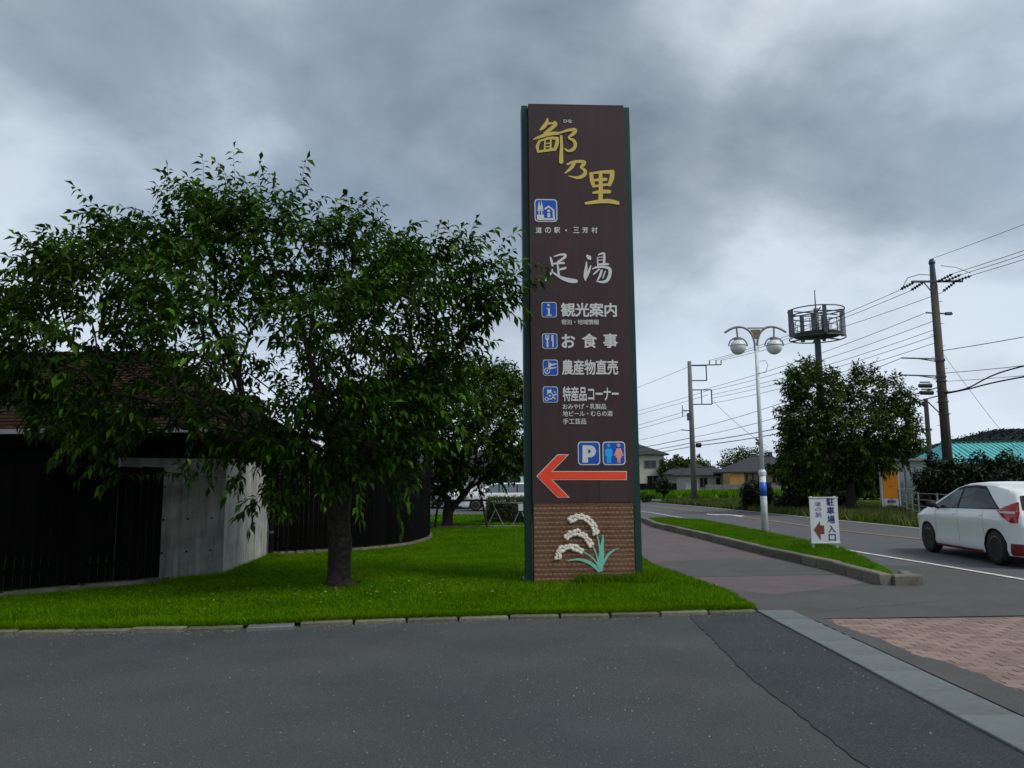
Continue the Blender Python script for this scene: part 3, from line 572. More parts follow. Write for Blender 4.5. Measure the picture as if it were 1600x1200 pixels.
# rice motif on the tiled base
def motif(name, S, m, base):
    mb = MB()
    for i, st in enumerate(S): stroke(mb, st, zc, base + 0.0007 * i)
    return mb.build(name, m, SG)
motif('rice_leaf_relief', [[(622, 1062, 22), (560, 1012, 24), (480, 988, 15), (402, 998, 6)], [(655, 1025, 18), (690, 960, 18), (730, 925, 12), (772, 908, 4)], [(628, 1066, 28), (642, 950, 34), (652, 870, 22), (657, 812, 6)], [(645, 1066, 20), (650, 1000, 22), (662, 930, 8)]], MINT, 0.006)
motif('rice_stem_relief', [[(508, 930, 8), (560, 960, 9), (605, 1005, 11), (630, 1055, 13)], [(580, 888, 8), (608, 950, 10), (630, 1045, 13)], [(615, 815, 9), (630, 900, 11), (636, 1050, 13)]], MINT, 0.010)
gi = 0
for ear in ([(420, 712), (478, 678), (545, 700), (585, 745), (602, 805)], [(390, 838), (445, 797), (515, 815), (568, 885)], [(330, 980), (345, 925), (420, 897), (500, 930)]):
    S = spline([Vector((*q, 0)) for q in ear], 6); mb = MB()
    for i, q in enumerate(S):
        for sd in (-1, 1):
            d = S[min(i + 1, len(S) - 1)] - S[max(i - 1, 0)]; n = Vector((-d.y, d.x, 0)).normalized() * sd * random.uniform(5, 16) + Vector((random.uniform(-4, 4), random.uniform(-4, 4), 0)); rg = random.uniform(0.8, 1.15)
            c = zc(q.x + n.x, q.y + n.y); gi += 1
            mb.lathe([(0.0, 0.0), (0.027 * rg, 0.002), (0.032 * rg, 0.006), (0.022 * rg, 0.012), (0.0, 0.015)], 8, Matrix.Translation((c[0], -0.005 - (gi % 5) * 0.0006, c[1])) @ Matrix.Rotation(PI / 2, 4, 'X'))
    tag(mb.build('rice_ear_relief', CREAM, SG, smooth=True), kind='stuff')

# ------------------------------------------------------------------ trees
def leaf_mesh(name, B, D, L, Wd, m):
    n = len(B); D = D / np.linalg.norm(D, axis=1, keepdims=True)
    r = RNG.normal(size=(n, 3)); r[:, 2] *= 0.35; S = np.cross(D, np.array([0, 0, 1.0]) + 0.45 * r); S /= np.maximum(np.linalg.norm(S, axis=1, keepdims=True), 1e-6)
    U = np.cross(S, D); L = L[:, None]; Wd = Wd[:, None]; curl = (RNG.random((n, 1)) * 0.25 + 0.05) * L
    mid = B + D * L * 0.48; tip = B + D * L - np.array([0, 0, 1.0]) * curl
    fold = Wd * 0.28
    V = np.stack([B, mid + S * Wd / 2 + U * fold, mid, mid - S * Wd / 2 + U * fold, tip], 1).reshape(-1, 3)
    T = np.array([[0, 1, 2], [1, 4, 2], [0, 2, 3], [2, 4, 3]]); T = (np.arange(n)[:, None, None] * 5 + T[None]).reshape(-1, 3)
    return np_mesh(name, V, T, m)
def tree(name, label, cat, base, poly, yc, depth, limbs, trunk_r, n_att, leafL, leafW, shoot_len, step, shoots, leafm, barkm, bf=0.35, tip_r=0.004, leaf_droop=0.55, up_bias=0.35, yfix=None, group=None, extra=(), along=True, clumps=0, sigma=0.3, long_shoot=0.0):
    root = thing(name, label, cat, base, 0, group); b0 = np.array(base)
    A = np.asarray(poly); lo, hi = A.min(0), A.max(0); q = np.zeros((0, 2))
    while len(q) < n_att:
        c = lo + RNG.random((n_att * 2, 2)) * (hi - lo); q = np.vstack([q, c[in_poly(c, poly)]])
    if clumps:
        sel = [0]; dmin = np.full(len(q), 1e9)                      # evenly spread clump centres
        for _ in range(clumps - 1): dmin = np.minimum(dmin, np.linalg.norm(q - q[sel[-1]], axis=1)); sel.append(int(np.argmax(dmin * (0.75 + 0.25 * RNG.random(len(q))))))
        cen_ = q[sel]; dc = edge_dist(cen_, poly); k_ = RNG.choice(clumps, n_att, p=None); qq = cen_[k_] + RNG.normal(0, sigma, (n_att, 2)) * np.array([1.25, 0.7])
        ins = in_poly(qq, poly); qq[~ins] = cen_[k_][~ins] + RNG.normal(0, 0.1, ((~ins).sum(), 2)); q = qq
    q = q[:n_att]; dd = edge_dist(q, poly); T = np.minimum(depth, 0.25 + 1.25 * dd); yy = yc + (RNG.random(n_att) * 2 - 1) * T
    if clumps: yy = np.clip((RNG.random(clumps) * 2 - 1)[k_] * T * 1.1 + RNG.normal(0, sigma, n_att), -depth, depth) + yc
    att = np.c_[q[:, 0], yy, q[:, 1]]
    if len(extra): att = np.vstack([att, np.array(extra)])
    if yfix: att = yfix(att)
    pos, par, pl = [], [], []
    def addn(p, parent):
        pos.append(np.array(p, float)); par.append(parent); pl.append(0.0 if parent < 0 else pl[parent] + np.linalg.norm(pos[-1] - pos[parent])); return len(pos) - 1
    first = {}
    for path, start in limbs:
        k = start
        for i, p in enumerate(path): k = addn(p, k)
    nseed = len(pos)
    best = np.full(len(att), 1e9); bp = np.zeros(len(att), int); left = np.ones(len(att), bool)
    def upd(i):
        c = np.linalg.norm(att - pos[i], axis=1) + bf * pl[i]; k = c < best; best[k] = c[k]; bp[k] = i
    for i in range(nseed):
        if i >= 4: upd(i)
    for _ in range(len(att)):
        j = int(np.argmin(np.where(left, best, 1e9))); left[j] = False; upd(addn(att[j], int(bp[j])))
    n = len(pos); P_ = np.array(pos); cnt = np.zeros(n); kids = [[] for _ in range(n)]
    for i in range(n):
        if par[i] >= 0: kids[par[i]].append(i)
    order = []; st = [i for i in range(n) if par[i] < 0]
    while st: i = st.pop(); order.append(i); st.extend(kids[i])
    for i in reversed(order):
        if not kids[i]: cnt[i] = 1
        if par[i] >= 0: cnt[par[i]] += cnt[i]
    ex = math.log(trunk_r / tip_r) / math.log(max(cnt.max(), 2)); rad = tip_r * cnt ** ex
    mb = MB(); tw = MB(); rnd = random.Random(5)
    # thick limbs as continuous tubes following the biggest child
    for i in order:
        if par[i] < 0: chain = [i]
        else:
            sib = kids[par[i]]; big = max(sib, key=lambda k: cnt[k])
            if i == big: continue
            chain = [par[i], i]
        k = chain[-1]
        while kids[k]: k = max(kids[k], key=lambda t: cnt[t]); chain.append(k)
        if len(chain) < 2: continue
        pts = [Vector(P_[k] - b0) for k in chain]; rr = [rad[k] for k in chain]
        if par[i] >= 0: rr[0] = min(rad[chain[0]], rad[chain[1]] * 1.25)
        sp = spline([Vector((*p, 0)).to_3d() for p in pts], 3); m_ = len(sp); r2 = [np.interp(t, np.linspace(0, m_ - 1, len(rr)), rr) for t in range(m_)]
        mx = max(rr)
        if par[i] < 0: r2[0] *= 1.45; r2[1] *= 1.12
        jit = [p + Vector((rnd.uniform(-1, 1), rnd.uniform(-1, 1), rnd.uniform(-1, 1))) * min(0.02, r2[k] * 0.25) for k, p in enumerate(sp)]
        if mx > 0.08:
            sp = spline(sp, 5); m_ = len(sp); r3 = [np.interp(t, np.linspace(0, m_ - 1, len(r2)), r2) for t in range(m_)]; k0 = len(mb.v); mb.tube(sp, r3, 22, cap=False)
            for k in range(k0, len(mb.v)):
                v = Vector(mb.v[k]); c = sp[(k - k0) // 22]; rr_ = r3[(k - k0) // 22]; d = v - c
                f = 1 + 0.16 * noise_.noise(Vector((v.x * 5, v.y * 5, v.z * 2.2))) + 0.07 * noise_.noise(v * 19) + (0.35 * max(0, noise_.noise(Vector((d.x * 9, d.y * 9, 0.3)))) * max(0, 1 - v.z / 0.35) if par[i] < 0 else 0)
                mb.v[k] = tuple(c + d * f)
        else: (mb if mx > 0.02 else tw).tube(jit, r2, 7 if mx > 0.02 else 4, cap=False)
    mb.build('trunk', barkm, root, smooth=True)
    LB, LD = [], []; cen = np.array([A[:, 0].mean(), yc, A[:, 1].mean()])
    def shoot(p, d, l):
        ns = max(2, int(l / step)); d = d / np.linalg.norm(d); s = np.cross(d, [0, 0, 1.0]) + 1e-6; s /= np.linalg.norm(s); c = p.copy(); pts = [c - b0]
        ph = RNG.random() * PI
        for k in range(ns):
            d = d + np.array([0, 0, -0.05]) + RNG.normal(0, 0.06, 3); d /= np.linalg.norm(d); c = c + d * step; pts.append(c - b0)
            a = ph + (k % 2) * PI + RNG.normal(0, 0.5); u = np.cross(s, d)
            side = s * math.cos(a) + u * math.sin(a) * 0.5
            LB.append(c - b0); LD.append(d * 0.45 + side * 0.85 + np.array([0, 0, -leaf_droop]) * (0.4 + RNG.random()))
        LB.append(c - b0); LD.append(d + np.array([0, 0, -leaf_droop * 0.4]))
        tw.tube([Vector(x) for x in pts[::2]] if len(pts) > 3 else [Vector(x) for x in pts], tip_r * 0.6, 3, cap=False)
    for i in range(nseed, n):
        if cnt[i] > 7: continue
        out = (P_[i] - cen) * np.array([1, 1, 0.8]); out /= np.linalg.norm(out) + 1e-6
        pd = P_[i] - P_[par[i]]; pd /= np.linalg.norm(pd) + 1e-6
        for k in range(shoots if not kids[i] else max(1, shoots - 1)):
            d = pd * 0.5 + out * 0.45 + np.array([0, 0, up_bias]) + RNG.normal(0, 0.45, 3)
            shoot(P_[i], d, shoot_len * (0.5 + 0.8 * RNG.random()))
        if long_shoot and not kids[i] and edge_dist(P_[i][None, [0, 2]], poly)[0] < 0.42 and RNG.random() < 0.5:
            d = out * 0.75 + np.array([0, 0, up_bias * 1.3 if P_[i][2] > cen[2] - 0.6 else -0.1]) + RNG.normal(0, 0.2, 3); d[1] *= 0.5; shoot(P_[i], d, long_shoot * (0.6 + 0.6 * RNG.random()))
        if along:
            l = np.linalg.norm(P_[i] - P_[par[i]])
            for t in np.arange(0.15, 1, max(step * 1.3 / max(l, 0.05), 0.08)):
                LB.append(P_[par[i]] + (P_[i] - P_[par[i]]) * t - b0); LD.append(RNG.normal(0, 0.8, 3) + np.array([0, 0, -leaf_droop]))
    B = np.array(LB); D = np.array(LD); N = len(B); L = leafL * (0.6 + 0.6 * RNG.random(N))
    cr = link('crown', leaf_mesh('crown', B, D, L, leafW * L / leafL, leafm), root)
    if tw.v: tw.build('twigs', barkm, root)
    return root
CHP = [(-8.1, 4.55), (-7.7, 5.05), (-7.0, 5.1), (-6.3, 5.6), (-5.4, 5.85), (-4.3, 5.95), (-3.4, 5.8), (-2.5, 5.55), (-1.7, 5.3), (-1.0, 5.3), (-0.6, 5.1), (-0.3, 4.95), (-0.2, 5.05), (-0.2, 4.5), (-0.3, 4.2), (-0.55, 3.9), (-0.95, 3.3), (-1.25, 2.5), (-1.7, 2.0), (-2.4, 1.85), (-3.3, 1.8), (-4.0, 2.15), (-4.9, 2.3), (-5.7, 2.3), (-6.4, 2.3), (-7.0, 2.5), (-7.7, 2.9), (-8.2, 3.4), (-8.35, 4.2)]
def cherry_fix(a):
    k = a[:, 0] > -0.7; a[k, 1] = 10.9 + RNG.random(k.sum()) * 0.8; return a
tree('cherry_tree', 'spreading cherry tree with a short thick trunk leaning over the sign', 'tree', (-2.71, 12.15, 0.0), CHP, 11.9, 2.3,
     [([(-2.71, 12.15, -0.05), (-2.72, 12.15, 0.5), (-2.75, 12.12, 1.1), (-2.78, 12.1, 1.55), (-2.95, 12.2, 2.3), (-3.34, 12.3, 3.7), (-3.7, 12.2, 5.0)], -1),
      ([(-3.35, 12.0, 1.95), (-4.17, 12.0, 2.76), (-4.40, 12.0, 3.43), (-4.84, 12.0, 4.2)], 3), ([(-2.3, 11.9, 2.05), (-1.8, 11.8, 2.6), (-1.1, 11.7, 3.42), (-0.6, 11.4, 3.95), (-0.2, 11.3, 4.3)], 3),
      ([(-4.2, 11.6, 2.5), (-5.5, 11.4, 3.15), (-6.8, 11.5, 3.8)], 4), ([(-2.6, 11.2, 2.6), (-2.9, 10.4, 3.6)], 4), ([(-2.6, 13.1, 2.7), (-2.3, 13.8, 3.8)], 4), ([(-3.4, 13.0, 2.6), (-4.8, 13.6, 3.6)], 4)],
     0.175, 1180, 0.155, 0.064, 0.42, 0.050, 4, LEAF, BARK, clumps=125, sigma=0.27, long_shoot=0.85, yfix=cherry_fix, extra=[(-3.3 + 0.13 * k, 11.2 + 0.35 * (k % 4), 1.55 + 0.13 * (k * 7 % 5)) for k in range(14)] + [(-4.0, 11.6, 1.95), (-3.8, 11.9, 1.6), (-3.75, 11.3, 1.4), (-5.75, 11.3, 1.75), (-4.75, 11.2, 1.72), (-3.65, 11.3, 1.55), (-3.5, 11.4, 1.3), (-4.1, 11.4, 1.7), (-6.3, 11.2, 2.1)])
T2P = [(-6.3, 3.2), (-5.9, 5.0), (-4.6, 5.5), (-2.3, 5.8), (-0.4, 5.6), (0.5, 4.9), (0.65, 2.6), (-0.03, 1.9), (-0.93, 1.55), (-2.28, 1.3), (-3.64, 1.5), (-5.6, 1.8)]
tree('broadleaf_tree', 'low forked tree on props behind the curved black fence', 'tree', (-2.3, 27.2, 0.0), T2P, 27.0, 2.3,
     [([(-2.3, 27.2, -0.05), (-2.3, 27.2, 0.5), (-2.35, 27.2, 1.0), (-2.6, 27.2, 2.2), (-2.5, 27.2, 3.6)], -1), ([(-1.6, 27.0, 1.3), (-0.7, 26.9, 1.95), (-0.1, 26.9, 2.8)], 1), ([(-2.9, 27.3, 1.5), (-3.8, 27.2, 2.6)], 2)],
     0.19, 800, 0.19, 0.095, 0.5, 0.055, 5, LEAF2, BARKD, leaf_droop=0.5)
T3P = [(12.7, 3.32), (13.2, 6.5), (14.2, 6.9), (14.9, 6.4), (15.7, 5.8), (16.4, 6.8), (17.3, 6.2), (18.0, 5.8), (18.1, 4.7), (18.8, 3.6), (18.2, 2.9), (17.4, 2.45), (16.1, 1.9), (13.9, 1.6), (12.95, 2.0)]
tree('roadside_tree', 'big dense dark tree across the road behind the white entrance board', 'tree', (15.46, 35.2, 0.0), T3P, 35.2, 2.6,
     [([(15.46, 35.2, -0.05), (15.46, 35.2, 0.6), (15.45, 35.2, 1.3), (15.3, 35.2, 2.6), (15.0, 35.1, 4.2)], -1), ([(16.2, 35.1, 2.2), (17.2, 35.0, 3.4)], 2), ([(14.6, 35.2, 2.3), (13.8, 35.1, 3.8)], 2)],
     0.20, 850, 0.20, 0.10, 0.5, 0.062, 5, LEAF3, BARKD, leaf_droop=0.3, clumps=110, sigma=0.36, long_shoot=0.75)

def blob_points(cx, cy, z0, z1, rx, ry, n, lump=0.25):
    k = RNG.normal(size=(n, 3)); k /= np.linalg.norm(k, axis=1, keepdims=True)
    ph = RNG.random(6) * 6.28; f = 1 + lump * (np.sin(k[:, 0] * 5 + ph[0]) * np.sin(k[:, 1] * 5 + ph[1]) + 0.6 * np.sin(k[:, 2] * 7 + ph[2]) * np.sin(k[:, 0] * 9 + ph[3]))
    r = (0.45 + 0.55 * RNG.random(n) ** 0.4) * f; rz = (z1 - z0) / 2
    return np.c_[cx + k[:, 0] * r * rx, cy + k[:, 1] * r * ry, np.maximum((z0 + z1) / 2 + k[:, 2] * r * rz, 0.03)]
def shrub(name, label, x, y, z0, z1, rx, ry, n, leafL, m, cat='shrub', group=None, trunk=True, lump=0.25):
    root = thing(name, label, cat, (x, y, 0), 0, group)
    mb = MB()
    for i in range(5):
        a = i * 1.26 + x; mb.tube([(0, 0, -0.03), (math.cos(a) * rx * 0.15, math.sin(a) * ry * 0.15, (z0 + z1) * 0.3), (math.cos(a) * rx * 0.5, math.sin(a) * ry * 0.5, z0 + (z1 - z0) * 0.72)], [0.05 * z1 / 2, 0.03 * z1 / 2, 0.01], 6)
    mb.build('trunk', BARKD, root)
    B = blob_points(0, 0, z0, z1, rx, ry, n, lump); D = RNG.normal(size=(n, 3)) + (B - np.array([0, 0, (z0 + z1) / 2])) * 0.5 / max(rx, 0.3)
    L = leafL * (0.6 + 0.7 * RNG.random(n)); link('crown', leaf_mesh('crown', B, D, L, L * 0.5, m), root); return root
def hedge(name, label, x0, x1, y0, y1, z, n, leafL, m):
    root = thing(name, label, 'hedge', ((x0 + x1) / 2, (y0 + y1) / 2, 0)); cx_, cy_ = (x0 + x1) / 2, (y0 + y1) / 2
    MB().box(0, 0, z / 2 - 0.06, x1 - x0 - 0.2, y1 - y0 - 0.2, z - 0.12).build('inner_twigs', BARKD, root)
    k = RNG.random((n, 3)); w, d = (x1 - x0) / 2, (y1 - y0) / 2; f = RNG.integers(0, 6, n)
    B = np.c_[(k[:, 0] * 2 - 1) * w, (k[:, 1] * 2 - 1) * d, k[:, 2] * z]
    B[f == 0, 0] = -w; B[f == 1, 0] = w; B[(f == 2), 1] = -d; B[f == 3, 1] = d; B[f >= 4, 2] = z
    B += RNG.normal(0, 0.035, (n, 3)); B[:, 2] = np.maximum(B[:, 2], 0.02); D = RNG.normal(size=(n, 3)) + np.array([0, 0, 0.4]); L = leafL * (0.6 + 0.7 * RNG.random(n))
    link('foliage', leaf_mesh('foliage', B, D, L, L * 0.55, m), root); return root
hedge('clipped_hedge', 'low clipped green box hedge beside the pipe barriers', -0.95, 2.4, 29.5, 31.0, 0.92, 9000, 0.08, LEAFH)
shrub('roadside_shrub', 'dark round shrub on the verge behind the lamp post', 12.9, 40.5, 0.0, 1.5, 0.85, 0.8, 6000, 0.14, LEAFD)
shrub('roadside_shrub', 'dark bush under the edge of the big roadside tree', 13.6, 37.5, 0.0, 0.9, 0.7, 0.6, 6000, 0.14, LEAFD)
shrub('roadside_shrub', 'loose bush to the far side of the roadside tree trunk', 16.9, 39.5, 0.0, 0.9, 0.7, 0.7, 6000, 0.14, LEAFD)
shrub('young_palm_shrub', 'small dark plant on a thin stem beside the far pole', 11.0, 56.0, 0.7, 1.6, 0.55, 0.55, 700, 0.25, LEAFD)
shrub('low_bush', 'low bush by the far roadside kerb', 9.7, 56.5, 0.0, 0.7, 0.7, 0.6, 700, 0.15, LEAF3)
for i, (x, y, z, rx) in enumerate(((18.9, 33.5, 2.3, 1.1), (20.9, 33.0, 2.5, 1.3), (22.8, 32.2, 2.45, 1.3), (24.7, 31.5, 2.6, 1.4), (20.3, 30.6, 1.7, 1.0), (22.2, 30.0, 1.8, 1.1))):
    shrub('hedge_shrub', ['dark shrub beside the foot of the tall utility pole', 'dark shrub right of the tall utility pole', 'dark shrub above the roof of the white car', 'dark shrub at the edge above the rear of the white car', 'low dark shrub behind the hood of the white car', 'low dark shrub behind the roof of the white car'][i], x, y, 0.0, z, rx, 0.9, 9000, 0.19, LEAFD, group='dark shrubs behind the white car', lump=0.35)
for i, (x, y, z, r) in enumerate(((46, 150, 7.5, 5.0), (34, 145, 5.5, 4), (28, 128, 5.0, 3.0), (-8, 100, 6, 5), (4, 110, 5.5, 5), (-18, 95, 7, 5), (24, 62, 4.3, 2.6), (27.5, 60, 4.6, 2.8), (56, 120, 7, 6))):
    shrub('background_tree', ['tree right of the timber house far behind', 'pale green tree between the far houses', 'far tree behind the grey houses', 'distant tree behind the parked van', 'distant tree seen beside the sign post', 'distant tree behind the dark parked car', 'green tree left of the tall utility pole', 'green tree behind the tall utility pole', 'distant tree beyond the white hut'][i], x, y, 0.6, z, r, r * 0.8, 5000, 0.55, LEAF3, 'tree', 'background trees', lump=0.35)

# ------------------------------------------------------------------ black board fences, concrete wall, foot bath building
def board_fence(name, label, pts, h, bw, foot_from=0, step=0.112):
    root = thing(name, label, 'fence', (pts[0][0], pts[0][1], 0)); o = Vector((pts[0][0], pts[0][1], 0))
    meshes = [MB().box(0, 0, h / 2 + 0.07 + dz / 2, bw, 0.022, h - 0.07 + dz).mesh('board', BLACKW) for dz in (0.0, -0.006, 0.005)]
    W = walk(pts, step)
    for i, (q, a) in enumerate(W):
        link('board', meshes[i % 3], root, (q.x - o.x, q.y - o.y, 0), a + random.uniform(-.03, .03))
    for z in (0.35, h - 0.25):
        MB().tube([(q.x - o.x - math.sin(a) * 0.045, q.y - o.y + math.cos(a) * 0.045, z) for q, a in W], 0.04, 4).build('rail', BLACKW, root)
    for q, a in W[4::16]:
        MB().box(q.x - o.x - math.sin(a) * 0.13, q.y - o.y + math.cos(a) * 0.13, h / 2, 0.09, 0.09, h, a).build('fence_post', BLACKW, root)
    # low concrete footing under the boards
    mb = MB(); n = len(pts)
    for a, b in zip(pts, pts[1:]):
        d = Vector((b[0] - a[0], b[1] - a[1])); l = d.length; mid = ((a[0] + b[0]) / 2 - o.x, (a[1] + b[1]) / 2 - o.y)
        mb.box(mid[0], mid[1], 0.03, l + 0.06, 0.16, 0.10, math.atan2(d.y, d.x))
    mb.build('footing', CONCK, root)
    return root
board_fence('board_fence', 'black vertical board fence at the left edge before the brown roof', [(-9.6, 9.0), (-7.32, 11.11), (-6.58, 11.88), (-5.74, 12.56)], 1.84, 0.105)
curve = [(p.x, p.y) for p in spline([Vector((*q, 0)) for q in [(-5.35, 17.2), (-4.4, 17.75), (-3.64, 18.19), (-2.89, 19.17), (-2.52, 20.4), (-2.40, 21.9), (-2.62, 23.6), (-3.4, 25.2), (-4.8, 26.2)]], 6)]
board_fence('curved_board_fence', 'black board fence curving round behind the cherry trunk', curve, 1.92, 0.105)
cw = thing('concrete_wall', 'bare grey concrete wall with a sharp corner between the black fences', 'wall', (-5.12, 13.64, 0))
d1 = Vector((-0.76, -0.65)).normalized()
mb = MB()
front = [Vector((0, 0)), Vector((0, 0)) + d1 * 1.72]; n1_ = Vector((-d1.y, d1.x)) * -0.18
front_pts = [(0, 0), (front[1].x, front[1].y), (front[1].x + n1_.x, front[1].y + n1_.y), (-0.2, 0.28)]
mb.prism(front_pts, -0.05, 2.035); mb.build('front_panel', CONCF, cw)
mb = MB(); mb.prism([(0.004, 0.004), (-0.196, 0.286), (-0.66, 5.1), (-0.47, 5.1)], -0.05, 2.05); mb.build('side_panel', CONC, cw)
mb = MB(); mb.prism([(front[1].x, front[1].y), (0.02, -0.02), (-0.45, 5.1), (-0.7, 5.1), (-0.24, 0.3), (front[1].x + n1_.x, front[1].y + n1_.y)], 2.052, 2.075); mb.build('coping', DARKIN, cw)
holes = MB()
for i in range(4):
    for z in (0.45, 1.0, 1.55):
        c_ = Vector((0, 0)) + d1 * (0.22 + i * 0.40); holes.lathe([(0.018, 0), (0.018, 0.004)], 10, Matrix.Translation((c_.x + 0.002, c_.y - 0.003, z)) @ Vector((-d1.y, d1.x, 0)).to_track_quat('Z', 'Y').to_matrix().to_4x4())
tag(holes.build('form_tie_holes', DARKIN, cw), kind='stuff')
dp = thing('drain_pipe', 'dark vertical drain pipe at the end of the concrete wall', 'pipe', (-5.35, 17.05, 0))
MB().tube([(0, 0, -0.03), (0, 0, 2.05)], 0.055, 10).build('pipe', DARKIN, dp)
for z in (0.5, 1.6): MB().lathe([(0.065, z), (0.065, z + 0.05)], 10).build('clamp', GREYD, dp)

FB = thing('foot_bath_building', 'low building with a brown shingle hip roof behind the black fence', 'building', (-12.0, 15.6, 0), R_(-1.5))
EW, ED, EZ, RZ = 11.6, 8.4, 2.74, 4.98            # eave width, depth, heights; local x from -EW/2, y from 0
mb = MB(); mb.box(0, 4.4, 1.35, EW - 2.4, 5.6, 2.7); mb.build('wall', DARKIN, FB)
for x in (-4.9, -2.5, -0.1, 2.3, 4.7): MB().box(x, 0.75, 1.33, 0.16, 0.16, 2.66).build('column', DARKIN, FB)
MB().box(0, 0.75, 2.56, EW - 1.2, 0.18, 0.22).build('beam', DARKIN, FB)
hipx = EW / 2; rx_ = 2.6
A_ = [(-hipx, 0, EZ), (hipx, 0, EZ), (hipx, ED, EZ), (-hipx, ED, EZ), (-rx_ - 0.6, ED / 2, RZ), (rx_, ED / 2, RZ)]
rf = MB().add([(x, y, z - 0.03) for x, y, z in A_] + [(x, y, z - 0.14) for x, y, z in A_[:4]], [(0, 1, 5, 4), (1, 2, 5), (2, 3, 4, 5), (3, 0, 4), (0, 6, 7, 1), (1, 7, 8, 2), (2, 8, 9, 3), (3, 9, 6, 0), (9, 8, 7, 6)]).build('roof', DARKIN, FB)
sh = MB()
def slope(p0, p1, q0, q1, rows, tw):
    p0, p1, q0, q1 = map(Vector, (p0, p1, q0, q1)); nrm = (p1 - p0).cross(q0 - p0).normalized()
    for r in range(rows):
        a = p0.lerp(q0, r / rows); b = p1.lerp(q1, r / rows); a2 = p0.lerp(q0, (r + 1.12) / rows); b2 = p1.lerp(q1, (r + 1.12) / rows)
        n = max(1, int((b - a).length / tw)); off = 0.5 * (r % 2)
        for k in range(n):
            t0 = min(1, max(0, (k - off + 0.01) / n)); t1 = min(1, (k + 1 - off - 0.01) / n)
            if t1 <= t0: continue
            lift = 0.022 + random.uniform(-.004, .004)
            vs_ = [a.lerp(b, t0) + nrm * lift, a.lerp(b, t1) + nrm * lift, a2.lerp(b2, t1) + nrm * 0.002, a2.lerp(b2, t0) + nrm * 0.002, a.lerp(b, t0), a.lerp(b, t1)]
            sh.add(vs_, [(0, 1, 2, 3), (4, 5, 1, 0)])
slope(A_[0], A_[1], A_[4], A_[5], 26, 0.26); slope(A_[1], A_[2], A_[5], A_[5], 26, 0.26); slope(A_[3], A_[0], A_[4], A_[4], 26, 0.26)
tag(sh.build('shingles', ROOFB, rf), kind='stuff')
MB().box(0, -0.05, EZ - 0.055, EW + 0.1, 0.11, 0.10).build('gutter', FASC, FB)
MB().tube([(-rx_ - 0.6, ED / 2, RZ + 0.03), (rx_, ED / 2, RZ + 0.03)], 0.08, 8).build('ridge_cap', ROOFB, FB)

# ------------------------------------------------------------------ vehicles
def smooth_interp(pts, s, w=0.07):
    pts = sorted(pts); X = [p[0] for p in pts]; Z = [p[1] for p in pts]; s = np.asarray(s, float)
    k = np.linspace(-1, 1, 7); g = np.exp(-2 * k * k); g /= g.sum(); return sum(gi * np.interp(s + ki * w, X, Z) for ki, gi in zip(k, g))
class Car:
    def __init__(c, top, half, belt, wb, arch, wr, s0, s1, roofmin=1.05, tumble=0.74):
        c.top, c.half, c.belt, c.wb, c.arch, c.wr, c.s0, c.s1, c.roofmin, c.tumble = top, half, belt, wb, arch, wr, s0, s1, roofmin, tumble
    def zt(c, s): return smooth_interp(c.top, s, 0.05)
    def hw(c, s): return smooth_interp(c.half, s, 0.05)
    def zb(c, s):
        z = np.full_like(np.asarray(s, float), 0.2)
        for a in (0.0, -c.wb):
            d = np.abs(s - a); z = np.where(d < c.arch, np.maximum(z, c.wr + np.sqrt(np.maximum(c.arch ** 2 - d ** 2, 0))), z)
        return z
    def edge(c, s):      # height and half width of the roof or hood edge
        zt = c.zt(s); k = np.clip((zt - c.roofmin) / 0.38, 0, 1); return zt - 0.03 - 0.05 * k, 0.93 + (c.tumble - 0.93) * k
    def beltz(c, s): return np.minimum(smooth_interp(c.belt, s, 0.05), c.edge(s)[0] - 0.03)
    def lat(c, s, z):    # half width of the skin at height z
        s = np.asarray(s, float); ez, ew = c.edge(s); bz = c.beltz(s); hw = c.hw(s)
        low = np.interp(z, [0.18, 0.28, 0.42, 0.60, 0.80], [0.94, 0.99, 0.972, 0.980, 1.0]) if np.ndim(z) == 0 else np.array([np.interp(q, [0.18, 0.28, 0.42, 0.60, 0.80], [0.94, 0.99, 0.972, 0.980, 1.0]) for q in np.ravel(z)]).reshape(np.shape(z))
        tb = np.clip((z - 0.8) / np.maximum(bz - 0.8, 0.02), 0, 1); wl_ = low - 0.045 * tb ** 1.5
        t = np.clip((z - bz) / np.maximum(ez - bz, 0.01), 0, 1); wu = 0.955 + (ew - 0.955) * t ** 1.15
        return hw * np.where(z <= bz, wl_, wu)
